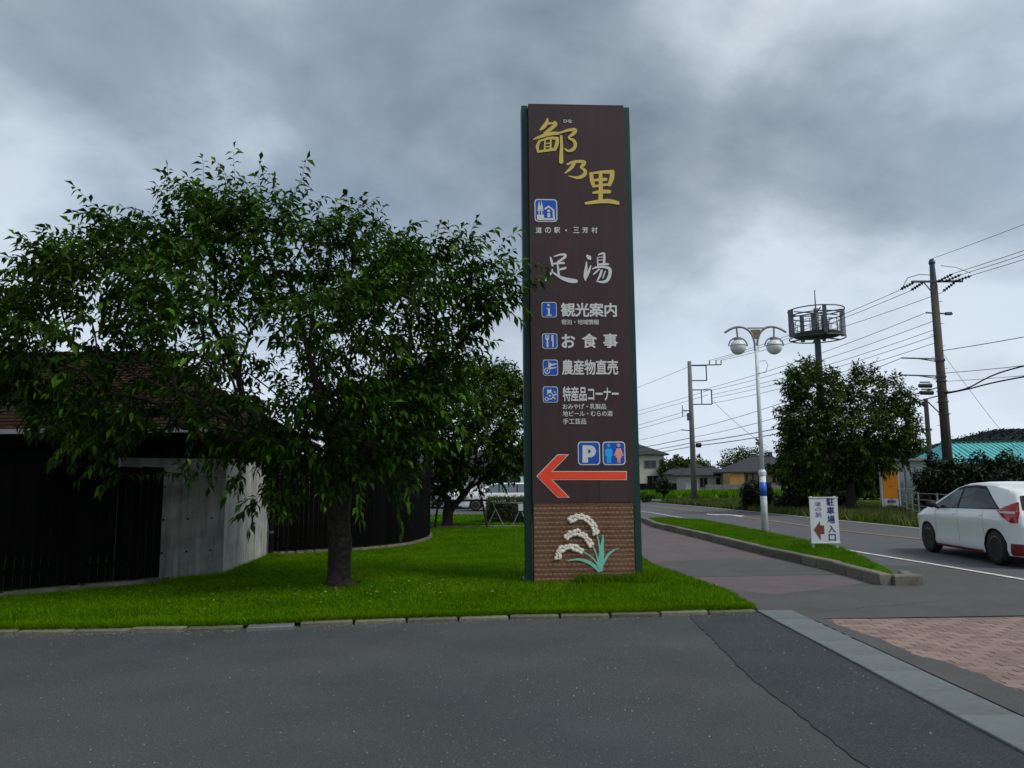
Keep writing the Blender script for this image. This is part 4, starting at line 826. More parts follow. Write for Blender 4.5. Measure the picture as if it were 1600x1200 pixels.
def make_car(name, label, c, loc, rz, paint, glass, sidewin, tail, group=None, redtrim=False, rimm=RIM, detail=True):
    root = thing(name, label, 'car', loc, rz, group)
    ss = list(np.linspace(c.s0, c.s1, 70)) + list(np.linspace(c.s0, c.s0 + 0.22, 16)) + list(np.linspace(c.s1 - 0.2, c.s1, 12))
    for a in (0.0, -c.wb): ss += [a - c.arch - 0.002, a - c.arch + 0.002, a + c.arch - 0.002, a + c.arch + 0.002] + list(a + c.arch * np.cos(np.linspace(0, PI, 18)))
    S = np.array(sorted(set(round(float(x), 4) for x in ss if c.s0 <= x <= c.s1)))
    zb, zt, bz = c.zb(S), c.zt(S), c.beltz(S); ez, ew = c.edge(S); hw = c.hw(S)
    prof = []
    for t in np.linspace(0, 1, 9): prof.append((None, zb + (bz - zb) * t))
    for t in np.linspace(0, 1, 7)[1:]: prof.append((None, bz + (ez - bz) * t))
    rows = []
    for _, z in prof: z = np.maximum(z, zb); rows.append((c.lat(S, z), z))
    ex_ = rows[-1][0]
    for t in (0.25, 0.5, 0.75, 1.0):
        rows.append((ex_ * math.cos(t * PI / 2) ** 0.55 if t < 1 else ex_ * 0, ez + (zt - ez) * math.sin(t * PI / 2) ** 0.9))
    half_n = len(rows); n = len(S); mb = MB(); V = []
    full = [(x, z) for x, z in rows] + [(-x, z) for x, z in rows[-2::-1]]
    m = len(full)
    for i in range(n):
        for x, z in full: V.append((x[i], S[i], z[i]))
    F = [(i * m + k, i * m + k + 1, (i + 1) * m + k + 1, (i + 1) * m + k) for i in range(n - 1) for k in range(m - 1)]
    F.append(tuple(range(m))); F.append(tuple(reversed(range((n - 1) * m, n * m))))
    mb.add(V, F); body = mb.build('body', paint, root, smooth=False)
    bm = bmesh.new(); bm.from_mesh(body.data); bmesh.ops.recalc_face_normals(bm, faces=bm.faces)
    for f in bm.faces: f.smooth = True
    for e_ in bm.edges:
        if len(e_.link_faces) == 2 and e_.calc_face_angle(0) > 0.6: e_.smooth = False
    bm.to_mesh(body.data); bm.free()
    MB().box(0, (c.s0 + c.s1) / 2, 0.33, 2 * c.hw(np.array([-1.3]))[0] * 0.84, (c.s1 - c.s0) * 0.9, 0.28).build('underbody', BLACKR, root)
    def side_patch(nm, s0, s1, zl, zh, m, off=0.004, k=14, both=True, parent=root, rows_=5):
        sx_ = np.linspace(s0, s1, k); lo = np.array([zl(s) if callable(zl) else zl for s in sx_]); hi = np.array([zh(s) if callable(zh) else zh for s in sx_]); hi = np.maximum(hi, lo + 0.001)
        for sg in ((-1, 1) if both else (-1,)):
            q = MB(); vs_ = []
            for j in range(rows_):
                z = lo + (hi - lo) * j / (rows_ - 1); x = c.lat(sx_, z) + off
                vs_ += [(sg * a, b, z_) for a, b, z_ in zip(x, sx_, z)]
            fs_ = [(j * k + i, j * k + i + 1, (j + 1) * k + i + 1, (j + 1) * k + i) for j in range(rows_ - 1) for i in range(k - 1)]
            q.add(vs_, fs_); q.build(nm, m, parent, smooth=True)
    ce = lambda s: float(c.edge(np.array([s]))[0][0]); cb = lambda s: float(c.beltz(np.array([s]))[0])
    allw = sidewin
    s_f, s_r = max(w[1] for w in allw), min(w[0] for w in allw)
    side_patch('window_surround', s_r - 0.05, s_f + 0.07, lambda s: allw[0][2](s) - 0.015, lambda s: min(allw[0][3](s), ce(s)) + 0.012, BLACKR, 0.003, 30)
    for (a, b, zl, zh) in allw: side_patch('side_window', a, b, zl, lambda s, zh=zh: min(zh(s), ce(s)) - 0.015, glass, 0.006, 18)
    def top_patch(nm, s0, s1, frac, m, off=0.006, k=12, j=11):
        sx_ = np.linspace(s0, s1, k); z0, z1 = c.edge(sx_)[0], c.zt(sx_); w = c.lat(sx_, z0); V = []
        for t in np.linspace(-frac, frac, j):
            tt = 1 - abs(t); ang = np.arccos(np.clip(abs(t), 0, 1) ** (1 / 0.55)); V += [(w_ * t, s_, a + (b - a) * math.sin(ang) ** 0.9 + off) for w_, s_, a, b in zip(w, sx_, z0, z1)]
        MB().add([(x, y + (off if s0 > -1 else -off), z) for x, y, z in V], [(q * k + i, q * k + i + 1, (q + 1) * k + i + 1, (q + 1) * k + i) for q in range(j - 1) for i in range(k - 1)]).build(nm, m, root, smooth=True)
    top_patch('windscreen', tail['ws'][0], tail['ws'][1], 0.93, glass)
    top_patch('rear_window', tail['rw'][0], tail['rw'][1], 0.9, glass)
    side_patch('tail_light', tail['tl'][0], tail['tl'][1], tail['tl'][2], tail['tl'][3], REDL, 0.010, 10)
    if detail: side_patch('tail_light_clear', tail['tl'][0] + 0.05, tail['tl'][1] - 0.08, lambda s: 0.955, lambda s: 0.99, CLEARL, 0.013, 6)
    side_patch('headlight', c.s1 - 0.42, c.s1 - 0.06, lambda s: 0.68, lambda s: 0.68 + 0.10 * min(1, (c.s1 - s) / 0.2 + 0.3), CLEARL, 0.006, 8)
    for sd in (-1, 1):
        y_ = tail['mirror']; z_ = cb(y_) + 0.05; x_ = float(c.lat(np.array([y_]), cb(y_))) + 0.02
        q = MB(); q.tube([(sd * (x_ - 0.03), y_, z_ - 0.05), (sd * (x_ + 0.05), y_ + 0.01, z_ - 0.01)], 0.025, 6)
        q.lathe([(0.0, -0.075), (0.07, -0.06), (0.085, 0.0), (0.07, 0.06), (0.0, 0.075)], 10, Matrix.Translation((sd * (x_ + 0.10), y_ + 0.02, z_ + 0.03)) @ Matrix.Diagonal((1.1, 0.75, 0.95, 1))); q.build('door_mirror', tail.get('mirrorm', BLACKR), root, smooth=True)
    if detail:
        for sh_ in tail['handles']: side_patch('door_handle', sh_ - 0.09, sh_ + 0.09, 0.875, 0.905, paint, 0.028, 6, rows_=3)
        for s_ in tail['seams']: side_patch('door_seam', s_ - 0.004, s_ + 0.004, lambda s: 0.27, lambda s: cb(s) - 0.01, BLACKR, 0.0012, 2, rows_=8)
        side_patch('side_skirt', -c.wb + c.arch + 0.03, -c.arch - 0.03, 0.185, 0.235, REDT if redtrim else paint, 0.02, 12, rows_=3)
        side_patch('rear_bumper_trim', c.s0 + 0.02, -c.wb - c.arch - 0.08, 0.21, 0.42, REDT if redtrim else BLACKR, 0.008, 8)
        MB().box(0, c.s0 - 0.006, 0.72, 0.34, 0.014, 0.17).build('number_plate', BOARDW, root)
        MB().box(0, c.s0 + 0.05, 0.33, 2 * c.hw(np.array([c.s0 + 0.05]))[0] * 0.9, 0.12, 0.2).build('rear_bumper', REDT if redtrim else BLACKR, root)
        MB().tube([(0, c.s0 + 0.55, 1.5), (0, c.s0 + 0.45, 1.62)], 0.006, 5).build('roof_antenna', BLACKR, root)
    tm = MB().lathe([(c.wr * 0.66, -0.085), (c.wr * 0.93, -0.095), (c.wr, -0.06), (c.wr, 0.06), (c.wr * 0.93, 0.095), (c.wr * 0.66, 0.085), (c.wr * 0.62, 0.03)], 28, Matrix.Rotation(PI / 2, 4, 'Y')).mesh('wheel', BLACKR, True)
    q = MB(); q.lathe([(c.wr * 0.68, 0.03), (c.wr * 0.68, 0.085), (c.wr * 0.63, 0.09), (c.wr * 0.6, 0.04)], 28, Matrix.Rotation(PI / 2, 4, 'Y')); q.lathe([(0.055, 0.03), (0.055, 0.082), (0.0, 0.085)], 12, Matrix.Rotation(PI / 2, 4, 'Y'))
    for i in range(10):
        a = 2 * PI * i / 10; q.bar((0.072, 0.04 * math.cos(a), 0.04 * math.sin(a)), (0.062, c.wr * 0.65 * math.cos(a), c.wr * 0.65 * math.sin(a)), 0.026, 0.022)
    rm = q.mesh('rim', rimm)
    for y_ in (0.0, -c.wb):
        x_ = float(c.hw(np.array([y_]))) - 0.115
        for sd in (-1, 1):
            w_ = link('wheel', tm, root, (sd * x_, y_, c.wr)); r_ = link('rim', rm, w_)
            if sd < 0: r_.rotation_euler = (0, 0, PI)
    return root
hb = Car(top=[(0.80, 0.52), (0.76, 0.68), (0.62, 0.80), (0.40, 0.89), (0.10, 0.97), (-0.20, 1.05), (-0.60, 1.26), (-0.98, 1.435), (-1.35, 1.505), (-1.8, 1.525), (-2.4, 1.485), (-2.8, 1.415), (-3.02, 1.36), (-3.10, 1.24), (-3.21, 1.0), (-3.27, 0.88), (-3.30, 0.55)],
         half=[(0.80, 0.56), (0.70, 0.70), (0.5, 0.80), (0.2, 0.842), (-0.5, 0.845), (-2.5, 0.847), (-2.9, 0.825), (-3.12, 0.77), (-3.26, 0.70), (-3.30, 0.62)], belt=[(0.8, 0.75), (0, 0.92), (-0.5, 0.965), (-1.5, 0.99), (-2.6, 1.03), (-3.3, 1.0)],
         wb=2.6, arch=0.355, wr=0.315, s0=-3.30, s1=0.80)
wl0 = lambda s: 0.985 + 0.02 * (-s - 0.4)
def wh0(s): return min(1.46, 1.05 + (-(s + 0.42)) * 0.50) if s > -2.1 else min(1.44, 1.03 + (s + 2.78) * 0.60)
make_car('hatchback_car', 'white hatchback driving away along the road', hb, (9.90, 16.85, 0), R_(-3.8), CARW, GLASS,
         [(-1.30, -0.44, wl0, wh0), (-2.74, -1.38, wl0, wh0)], dict(ws=(-0.92, -0.28), rw=(-3.20, -3.07), tl=(-3.22, -2.74, lambda s: 0.99 - 0.20 * min(1, (-2.74 - s) / 0.34), lambda s: 1.0 + 0.16 * min(1, (-2.74 - s) / 0.40)), mirror=-0.52, handles=(-1.16, -2.14), seams=(-0.42, -1.34, -2.28)), redtrim=True)
wg = Car(top=[(0.78, 0.55), (0.74, 0.78), (0.5, 0.92), (0.1, 1.02), (-0.15, 1.10), (-0.55, 1.34), (-0.85, 1.46), (-1.3, 1.52), (-2.6, 1.52), (-3.2, 1.48), (-3.38, 1.40), (-3.50, 0.95), (-3.52, 0.55)],
         half=[(0.78, 0.58), (0.6, 0.76), (0.2, 0.835), (-2.8, 0.84), (-3.3, 0.81), (-3.52, 0.70)], belt=[(0.8, 0.78), (0, 0.95), (-0.5, 0.98), (-3.5, 1.0)], wb=2.55, arch=0.35, wr=0.31, s0=-3.52, s1=0.78, tumble=0.8)
wl1 = lambda s: 1.0
def wh1(s): return min(1.43, 1.05 + (-(s + 0.42)) * 0.72)
make_car('estate_car', 'white estate car parked behind the clipped hedge', wg, (-2.05, 42.9, 0), R_(90), CARW, GLASSL, [(-1.25, -0.42, wl1, wh1), (-2.25, -1.33, wl1, wh1), (-3.3, -2.33, wl1, wh1)],
         dict(ws=(-0.8, -0.22), rw=(-3.48, -3.40), tl=(-3.48, -3.36, lambda s: 0.8, lambda s: 1.05), mirror=-0.5, handles=(-1.1, -2.1), seams=(-0.4, -1.29, -2.29), mirrorm=CARW), rimm=GREYP)
make_car('parked_car', 'dark car parked at the end of the curved fence', hb, (-4.6, 47.5, 0), R_(200), CARD, GLASS, [(-1.30, -0.44, wl0, wh0), (-2.74, -1.38, wl0, wh0)],
         dict(ws=(-0.92, -0.28), rw=(-3.205, -3.115), tl=(-3.22, -2.74, lambda s: 0.9, lambda s: 1.1), mirror=-0.52, handles=(-1.16, -2.14), seams=(-0.42, -1.34)), rimm=GREYP)
make_car('parked_car', 'white car parked behind the forked tree trunk', wg, (-3.3, 46.2, 0), R_(170), CARW, GLASSL, [(-1.25, -0.42, wl1, wh1), (-2.25, -1.33, wl1, wh1), (-3.3, -2.33, wl1, wh1)],
         dict(ws=(-0.8, -0.22), rw=(-3.48, -3.40), tl=(-3.48, -3.36, lambda s: 0.8, lambda s: 1.05), mirror=-0.5, handles=(-1.1, -2.1), seams=(-0.4, -1.29)), rimm=GREYP)

# ------------------------------------------------------------------ lamp post
LP = thing('street_lamp', 'white twin globe street lamp with a blue plate on the verge', 'street lamp', (7.3, 22.35, 0.1))
MB().tube([(0, 0, -0.05), (0, 0, 1.62)], 0.092, 16).build('pole_sleeve', WPAINT, LP, smooth=True)
MB().lathe([(0.092, 1.62), (0.11, 1.63), (0.11, 1.72), (0.075, 1.78)], 16).build('sleeve_collar', WPAINT, LP)
MB().tube([(0, 0, 1.6), (0, 0, 3.5), (0, 0, 5.45)], [0.068, 0.06, 0.05], 14).build('pole', WPAINT, LP, smooth=True)
MB().lathe([(0.095, 1.02), (0.0955, 1.42)], 20).build('blue_plate', BLUEP, LP, smooth=True)
MB().box(-0.1, 0, 2.55, 0.08, 0.1, 0.09).tube([(-0.07, 0, 2.62), (-0.15, 0, 2.68)], 0.03, 8).build('sensor', GREYD, LP)
MB().tube([(0, -0.06, 4.62), (0.22, -0.06, 4.64), (0.3, -0.06, 4.85), (0.24, -0.06, 5.0), (0.05, -0.06, 4.98)], 0.008, 5).build('cable_loop', WIRE, LP)
for sd in (-1, 1):
    a_ = [(sd * x, 0, z) for x, z in ((0.03, 5.3), (0.05, 5.6), (0.14, 5.85), (0.32, 6.0), (0.52, 6.03), (0.72, 5.98), (0.92, 5.86))]
    arm = MB().tube(spline([Vector(q) for q in a_], 4), [0.035] * 24 + [0.03], 8).build('arm', GREYP, LP, smooth=True)
    MB().tube([(sd * 0.56, 0, 6.02), (sd * 0.54, 0, 5.66)], 0.028, 8).build('hanger', GREYP, arm)
    MB().lathe([(0.04, 0.17), (0.12, 0.19), (0.12, 0.26), (0.03, 0.28)], 14, Matrix.Translation((sd * 0.54, 0, 5.42))).build('lamp_cap', GREYP, LP)
    hoop = [(sd * 0.54 + 0.275 * math.cos(t), 0, 5.46 + 0.25 * math.sin(t)) for t in np.linspace(-0.05, PI + 0.05, 17)]
    MB().tube(hoop, 0.022, 6).build('hoop', GREYP, LP)
    prof = [(0.23 * math.sin(t), -0.23 * math.cos(t)) for t in np.linspace(0.02, PI - 0.35, 14)]
    g_ = MB().lathe(prof, 22, Matrix.Translation((sd * 0.54, 0, 5.42))).build('globe', GLOBE, LP, smooth=True)
    MB().lathe([(0.234, -0.012), (0.236, 0.0), (0.234, 0.012)], 22, Matrix.Translation((sd * 0.54, 0, 5.46))).build('globe_band', GREYP, g_)
tri = MB(); tri.prism([(-0.15, 5.95), (0.15, 5.95), (0.02, 5.66), (-0.02, 5.66)], -0.02, 0.02); tri.v = [(x, z, y) for x, y, z in tri.v]; tri.build('centre_ornament', mat('old_brass', (0.20, 0.16, 0.08), 0.5, 0.3, 12, metal=0.5), LP)
MB().box(0, 0, 5.995, 0.6, 0.05, 0.03).build('top_bar', GREYP, LP)

# ------------------------------------------------------------------ parking entrance board
PB = thing('entrance_board', 'white entrance board on two legs with navy characters and brown arrow', 'sign', (6.48, 16.8, 0.10), R_(0.5))
BW, BH, BZ = 0.615, 0.99, 0.115
MB().box(BW / 2, 0, BZ + BH / 2, BW, 0.025, BH).build('board', BOARDW, PB)
fr = MB(); fr.box(BW / 2, -0.004, BZ + BH - 0.008, BW + 0.02, 0.04, 0.022).box(BW / 2, -0.004, BZ + 0.008, BW + 0.02, 0.04, 0.022); fr.build('board_frame', WPAINT, PB)
for x in (0.045, BW - 0.05): MB().box(x, 0.03, 0.5, 0.05, 0.03, 1.24).build('leg', WPAINT, PB)
def bpt(x, y):     # artwork of the board, 0..1
    return x * BW, BZ + (1 - y) * BH
def btext(s, x0, y0, x1, y1, m, bold):
    u0, v1 = bpt(x0, y0); u1, v0 = bpt(x1, y1); text_fit(s, u0, v0, u1, v1, 0.0155, bold, m, PB)
for i, (ch, y0, y1) in enumerate((('駐', 0.01, 0.19), ('車', 0.21, 0.375), ('場', 0.40, 0.575), ('入', 0.615, 0.775), ('口', 0.805, 0.955))): btext(ch, 0.60 if i < 3 else 0.61, y0, 0.87, y1, NAVY, 0.022)
for ch, y0, y1 in (('道', 0.10, 0.195), ('の', 0.225, 0.30), ('駅', 0.335, 0.435)): btext(ch, 0.19, y0, 0.41, y1, GREYPR, 0.006)
mb = MB(); face_poly(mb, [bpt(*q) for q in [(0.10, 0.715), (0.33, 0.52), (0.33, 0.615), (0.47, 0.615), (0.47, 0.805), (0.33, 0.805), (0.33, 0.94)]], 0.0155); mb.build('arrow', BRPR, PB)

# ------------------------------------------------------------------ utility poles, antenna mast, wires
def rod(mb, a, b, r, n=6): mb.tube([a, b], r, n)
UP = thing('utility_pole', 'tall brown utility pole with crossarm insulators behind the white car', 'utility pole', (20.7, 36.3, 0))
MB().tube([(0, 0, -0.1), (0, 0, 6), (0, 0, 11.0)], [0.24, 0.2, 0.165], 14).build('shaft', POLEB, UP, smooth=True)
MB().tube([(0, 0, 10.6), (0, 0, 12.0), (0, 0, 12.1), (0, 0, 12.28)], [0.17, 0.12, 0.16, 0.10], 12).build('top_extension', GREYD, UP)
MB().box(0.1, -0.14, 11.12, 2.5, 0.09, 0.09, 0.0).build('crossarm', GREYD, UP)
MB().bar((0.05, -0.1, 10.3), (-0.55, -0.14, 11.08), 0.04).build('crossarm_brace', GREYD, UP)
def insulator(parent, a, b):
    a, b = Vector(a), Vector(b); mb = MB(); mb.tube([a, b], 0.03, 6)
    for t in np.linspace(0.15, 0.85, 5):
        c = a.lerp(b, t); d = (b - a).normalized() * 0.03; mb.tube([c - d, c + d], 0.075, 8)
    mb.build('insulator', WIRE, parent)
for x0, dx, dy, dz in ((-1.0, -0.45, 0.55, -0.24), (-0.55, -0.40, 0.5, -0.3), (1.0, -0.5, 0.3, -0.42), (0.45, 0.55, -0.5, 0.22), (0.9, 0.6, -0.5, 0.16), (0.1, 0.5, -0.5, 0.25)): insulator(UP, (x0, -0.14, 11.1), (x0 + dx, -0.14 + dy, 11.1 + dz))
jm = MB(); jm.tube([(-1.4, 0.3, 10.9), (-1.25, 0, 11.35), (-0.7, -0.1, 11.5), (-0.1, -0.1, 11.45)], 0.018, 5); jm.tube([(0.3, -0.2, 11.9), (0.9, -0.4, 11.75), (1.5, -0.6, 11.4)], 0.015, 5); jm.build('jumper_wire', WIRE, UP)
for z, l0, l1 in ((9.5, -0.55, 0.75), (7.28, -1.9, 0.2), (6.45, -2.05, 0.2)):
    MB().bar((l0, -0.1, z + 0.08), (l1, -0.1, z), 0.06).build('side_arm', GREYD, UP)
    if l0 < -1: MB().bar((l0 * 0.6, -0.1, z + 0.05), (0.1, -0.1, z - 0.16), 0.04).build('arm_brace', GREYD, UP)
MB().box(0.55, -0.1, 9.52, 0.3, 0.12, 0.14).build('fuse_box', GREYD, UP)
for z in (7.2, 6.4, 6.2, 5.7, 5.2, 4.6): MB().lathe([(0.24, z), (0.24, z + 0.06)], 14).build('pole_band', GREYD, UP)
st_ = MB()
for i in range(14): z = 3 + i * 0.55; st_.bar(((0.2 if i % 2 else -0.2), 0, z), ((0.36 if i % 2 else -0.36), 0, z), 0.02)
tag(st_.build('step_bolts', GREYD, UP), kind='stuff')
sc2 = thing('support_pole', 'thin grey strut pole close to the tall utility pole', 'pole', (20.2, 36.9, 0))
MB().tube([(0, 0, -0.05), (0.0, 0, 5.45)], [0.13, 0.10], 10).build('shaft', POLEC, sc2)
MB().bar((-0.5, 0, 5.4), (0.1, 0, 4.9), 0.05).bar((0.1, 0, 5.3), (0.5, -0.4, 4.6), 0.05).build('bracket', GREYD, sc2)
for i, (x, z) in enumerate(((-0.85, 6.0), (-0.80, 5.66))):
    b_ = thing('cable_closure', ['upper black cable closure hung beside the tall utility pole', 'lower black cable closure hung beside the tall utility pole'][i], 'cable box', (20.7 + x, 36.2, z), 0, 'black cable closures')
    MB().lathe([(0.04, -0.33), (0.10, -0.29), (0.11, 0.29), (0.04, 0.33)], 10, Matrix.Rotation(PI / 2, 4, 'Y')).build('case', WIRE, b_); MB().box(0, 0, 0.17, 0.5, 0.03, 0.06).build('hanger', GREYD, b_)
FP = thing('utility_pole', 'slim grey concrete utility pole with bracket frames by the far field', 'utility pole', (12.3, 52, 0))
MB().tube([(0, 0, -0.1), (0, 0, 9.75)], [0.21, 0.13], 12).build('shaft', POLEC, FP, smooth=True)
def frame(parent, x1, z0, z1, nm='bracket_frame'):
    m_ = MB(); m_.bar((0, 0, z0), (x1, 0, z0), 0.07).bar((0, 0, z1), (x1, 0, z1), 0.07).bar((x1, 0, z0), (x1, 0, z1), 0.07); m_.build(nm, GREYD, parent)
frame(FP, 1.15, 8.4, 9.45); frame(FP, 1.45, 6.75, 7.75)
MB().bar((0, 0, 9.46), (2.2, 0, 9.5), 0.07).bar((1.4, 0, 9.5), (1.4, 0, 9.8), 0.06).bar((1.85, 0, 9.5), (1.85, 0, 9.8), 0.06).bar((2.2, 0, 9.5), (2.2, 0, 9.8), 0.06).build('top_arm', GREYD, FP)
MB().bar((0.75, 0, 6.75), (0.75, 0, 7.75), 0.06).build('frame_strut', GREYD, FP)
MB().bar((0, 0, 6.3), (-0.6, 0, 6.35), 0.06).bar((-0.6, 0, 5.9), (-0.6, 0, 6.7), 0.05).box(-0.1, 0, 5.9, 0.35, 0.3, 0.5).build('side_bracket', GREYD, FP)
MB().bar((0, 0, 4.95), (-0.75, 0, 5.0), 0.06).build('lower_arm', GREYD, FP)
MB().lathe([(0.05, -0.2), (0.16, -0.16), (0.16, 0.16), (0.05, 0.2)], 10, Matrix.Translation((0.42, 0, 3.95)) @ Matrix.Rotation(PI / 2, 4, 'Y')).build('cable_closure', WIRE, FP)
def wire(label, a, b, sag, r, group, n=14):
    a, b = Vector(a), Vector(b); pts = [a.lerp(b, t) - Vector((0, 0, 4 * sag * t * (1 - t))) for t in np.linspace(0, 1, n)]
    mb = MB(); mb.tube([p - a for p in pts], r, 4); o = mb.build('overhead_wire', WIRE, None, loc=a); return tag(o, label, 'wire', group)
wi = 0
G1 = 'thin wires between the two utility poles'
for a, b in (((19.25, 36.8, 10.85), (13.7, 52, 9.8)), ((19.75, 36.7, 10.8), (14.1, 52, 9.8)), ((21.2, 36.5, 10.65), (14.5, 52, 9.8)), ((20.1, 36.2, 9.55), (13.1, 52, 7.75)), ((20.6, 36.2, 9.2), (13.7, 52, 7.7)), ((20.55, 36.2, 8.75), (13.7, 52, 7.4)), ((20.55, 36.2, 8.45), (13.7, 52, 7.15)), ((20.55, 36.2, 8.1), (13.7, 52, 6.8))):
    wire(['topmost', 'second highest', 'third highest', 'fourth highest', 'fifth highest', 'sixth highest', 'seventh highest', 'lowest'][wi] + ' of the eight thin wires between the two utility poles', a, b, 0.25, 0.014, G1); wi += 1
wire('single wire from the long side arm towards the far pole', (18.8, 36.2, 7.35), (12.2, 52, 5.0), 0.25, 0.016, None)
for a, b in (((20.6, 36.2, 5.95), (12.5, 52, 4.15)), ((20.6, 36.2, 5.55), (12.5, 52, 3.9))): wire(('upper' if a[2] > 5.7 else 'lower') + ' thick black telephone cable sagging between the two utility poles', a, b, 0.30, 0.030, 'thick cables between the two utility poles')
wire('thin cable just above the two thick telephone cables', (18.7, 36.2, 6.5), (12.4, 52, 4.5), 0.3, 0.016, None)
for a, b in (((12.3, 52, 9.4), (3, 84, 8.5)), ((13.5, 52, 7.7), (3.4, 84, 7.2)), ((13.5, 52, 7.4), (3.4, 84, 6.9)), ((12.0, 52, 6.3), (2.8, 84, 5.6)), ((12.0, 52, 6.0), (2.8, 84, 5.3)), ((11.6, 52, 5.0), (2.6, 84, 4.4))):
    wire({9.4: 'topmost', 7.7: 'second highest', 7.4: 'third highest', 6.3: 'fourth highest', 6.0: 'fifth highest', 5.0: 'lowest'}[a[2]] + ' thin wire running on from the slim far pole behind the sign', a, b, 0.35, 0.014, 'thin wires beyond the far pole')
for z in (4.45, 4.1, 3.85): wire({4.45: 'upper', 4.1: 'middle', 3.85: 'lower'}[z] + ' thick cable running on from the slim far pole behind the sign', (12.2, 52, z), (2.5, 84, z - 0.4), 0.35, 0.026, 'thick cables beyond the far pole')
wire('thin earth wire from the top of the tall utility pole', (20.7, 36.3, 12.3), (24.2, 13.5, 12.5), 0.3, 0.012, None)
for a, b in (((21.2, 35.8, 11.35), (24.4, 13.5, 11.6)), ((21.6, 35.8, 11.3), (24.8, 13.5, 11.55)), ((22.2, 35.7, 11.28), (25.4, 13.5, 11.5))): wire({11.35: 'upper', 11.3: 'middle', 11.28: 'lower'}[a[2]] + ' power wire leaving the tall pole crossarm past the picture edge', a, b, 0.35, 0.015, 'power wires leaving the tall pole')
for a, b, r, lb in (((20.8, 36.2, 7.7), (24.2, 13.5, 7.6), 0.02, 'wavy twisted cable leaving the tall pole below its crossarm'), ((20.8, 36.2, 6.6), (24.2, 13.5, 6.0), 0.018, 'middle thin cable leaving the tall pole past the edge'), ((20.8, 36.2, 6.2), (24.2, 13.5, 5.5), 0.014, 'lower thin cable leaving the tall pole past the edge')): wire(lb, a, b, 0.35, r, None)
for k, (z0, z1) in enumerate(((5.65, 5.35), (5.6, 4.9))):
    pts = spline([Vector((20.75, 36.2, z0)), Vector((21.0, 34.8, z0 + 0.05)), Vector((21.4, 32.2, z0 + (0.55 if k == 0 else 0.18))), Vector((22.4, 26, z0 + (0.6 if k == 0 else 0.15))), Vector((24.2, 13.5, z1 + 0.3))], 6)
    o = MB().tube([p - pts[0] for p in pts], 0.034, 5).build('overhead_wire', WIRE, None, loc=pts[0]); tag(o, ['upper thick black cable bowing away from the tall pole', 'lower thick black cable bowing away from the tall pole'][k], 'wire', 'thick cables leaving the tall pole')
wire('faint guy wire slanting down from the tall pole to the teal roof', (20.8, 36.2, 7.6), (25.6, 38.5, 2.8), 0.1, 0.01, None)
wire('thin service wire dropping from the far pole bracket towards the roadside tree', (13.7, 52, 7.1), (19.5, 58, 4.0), 0.2, 0.012, None)

AT = thing('antenna_mast', 'dark mobile phone antenna mast with a ring platform above the roadside tree', 'antenna mast', (22.5, 55, 0))
MB().tube([(0, 0, -0.1), (0, 0, 12.0), (0, 0, 14.1)], [0.27, 0.22, 0.16], 14).build('mast', GREYD, AT, smooth=True)
MB().tube([(0, 0, 14.0), (0, 0, 15.5)], [0.05, 0.03], 6).build('lightning_rod', GREYD, AT)
pf = MB(); pf.lathe([(0.3, 12.05), (1.62, 12.02), (1.68, 12.2), (0.3, 12.22)], 28); pf.build('platform', GREYD, AT)
for R2, z in ((1.95, 11.85), (1.85, 13.55), (1.95, 13.95)): MB().ring((0, 0, z), R2, 0.045, 32).build('ring', GREYD, AT)
for i in range(6):
    a = i * PI / 3 + 0.3; c_, s_ = math.cos(a), math.sin(a)
    MB().bar((c_ * 0.2, s_ * 0.2, 13.75), (c_ * 1.9, s_ * 1.9, 13.75), 0.07).build('spoke', GREYD, AT); MB().bar((c_ * 0.3, s_ * 0.3, 11.95), (c_ * 1.95, s_ * 1.95, 11.88), 0.08).build('lower_spoke', GREYD, AT)
for i, a in enumerate((0.05, PI + 0.12, PI * 1.47, PI * 0.55, PI * 0.3)):
    big = i < 2; MB().box(math.cos(a) * 1.98, math.sin(a) * 1.98, 12.95 + (0.1 if i == 0 else 0), 0.24, 0.36 if big else 0.22, 2.0, a).build('panel_antenna', GREYP if i == 0 else GREYD, AT)
for z in (12.65, 13.1): MB().ring((0, 0, z), 1.55, 0.022, 28, 5).build('railing', GREYD, AT)
for i in range(14): a = 2 * PI * i / 14; MB().bar((1.55 * math.cos(a), 1.55 * math.sin(a), 12.2), (1.55 * math.cos(a), 1.55 * math.sin(a), 13.1), 0.035).build('railing_post', GREYD, AT)
MB().box(0.55, -0.2, 12.75, 0.45, 0.35, 0.7).build('equipment_box', GREYD, AT); MB().box(-0.35, -0.3, 12.9, 0.22, 0.3, 1.4).build('equipment_cabinet', GREYD, AT)

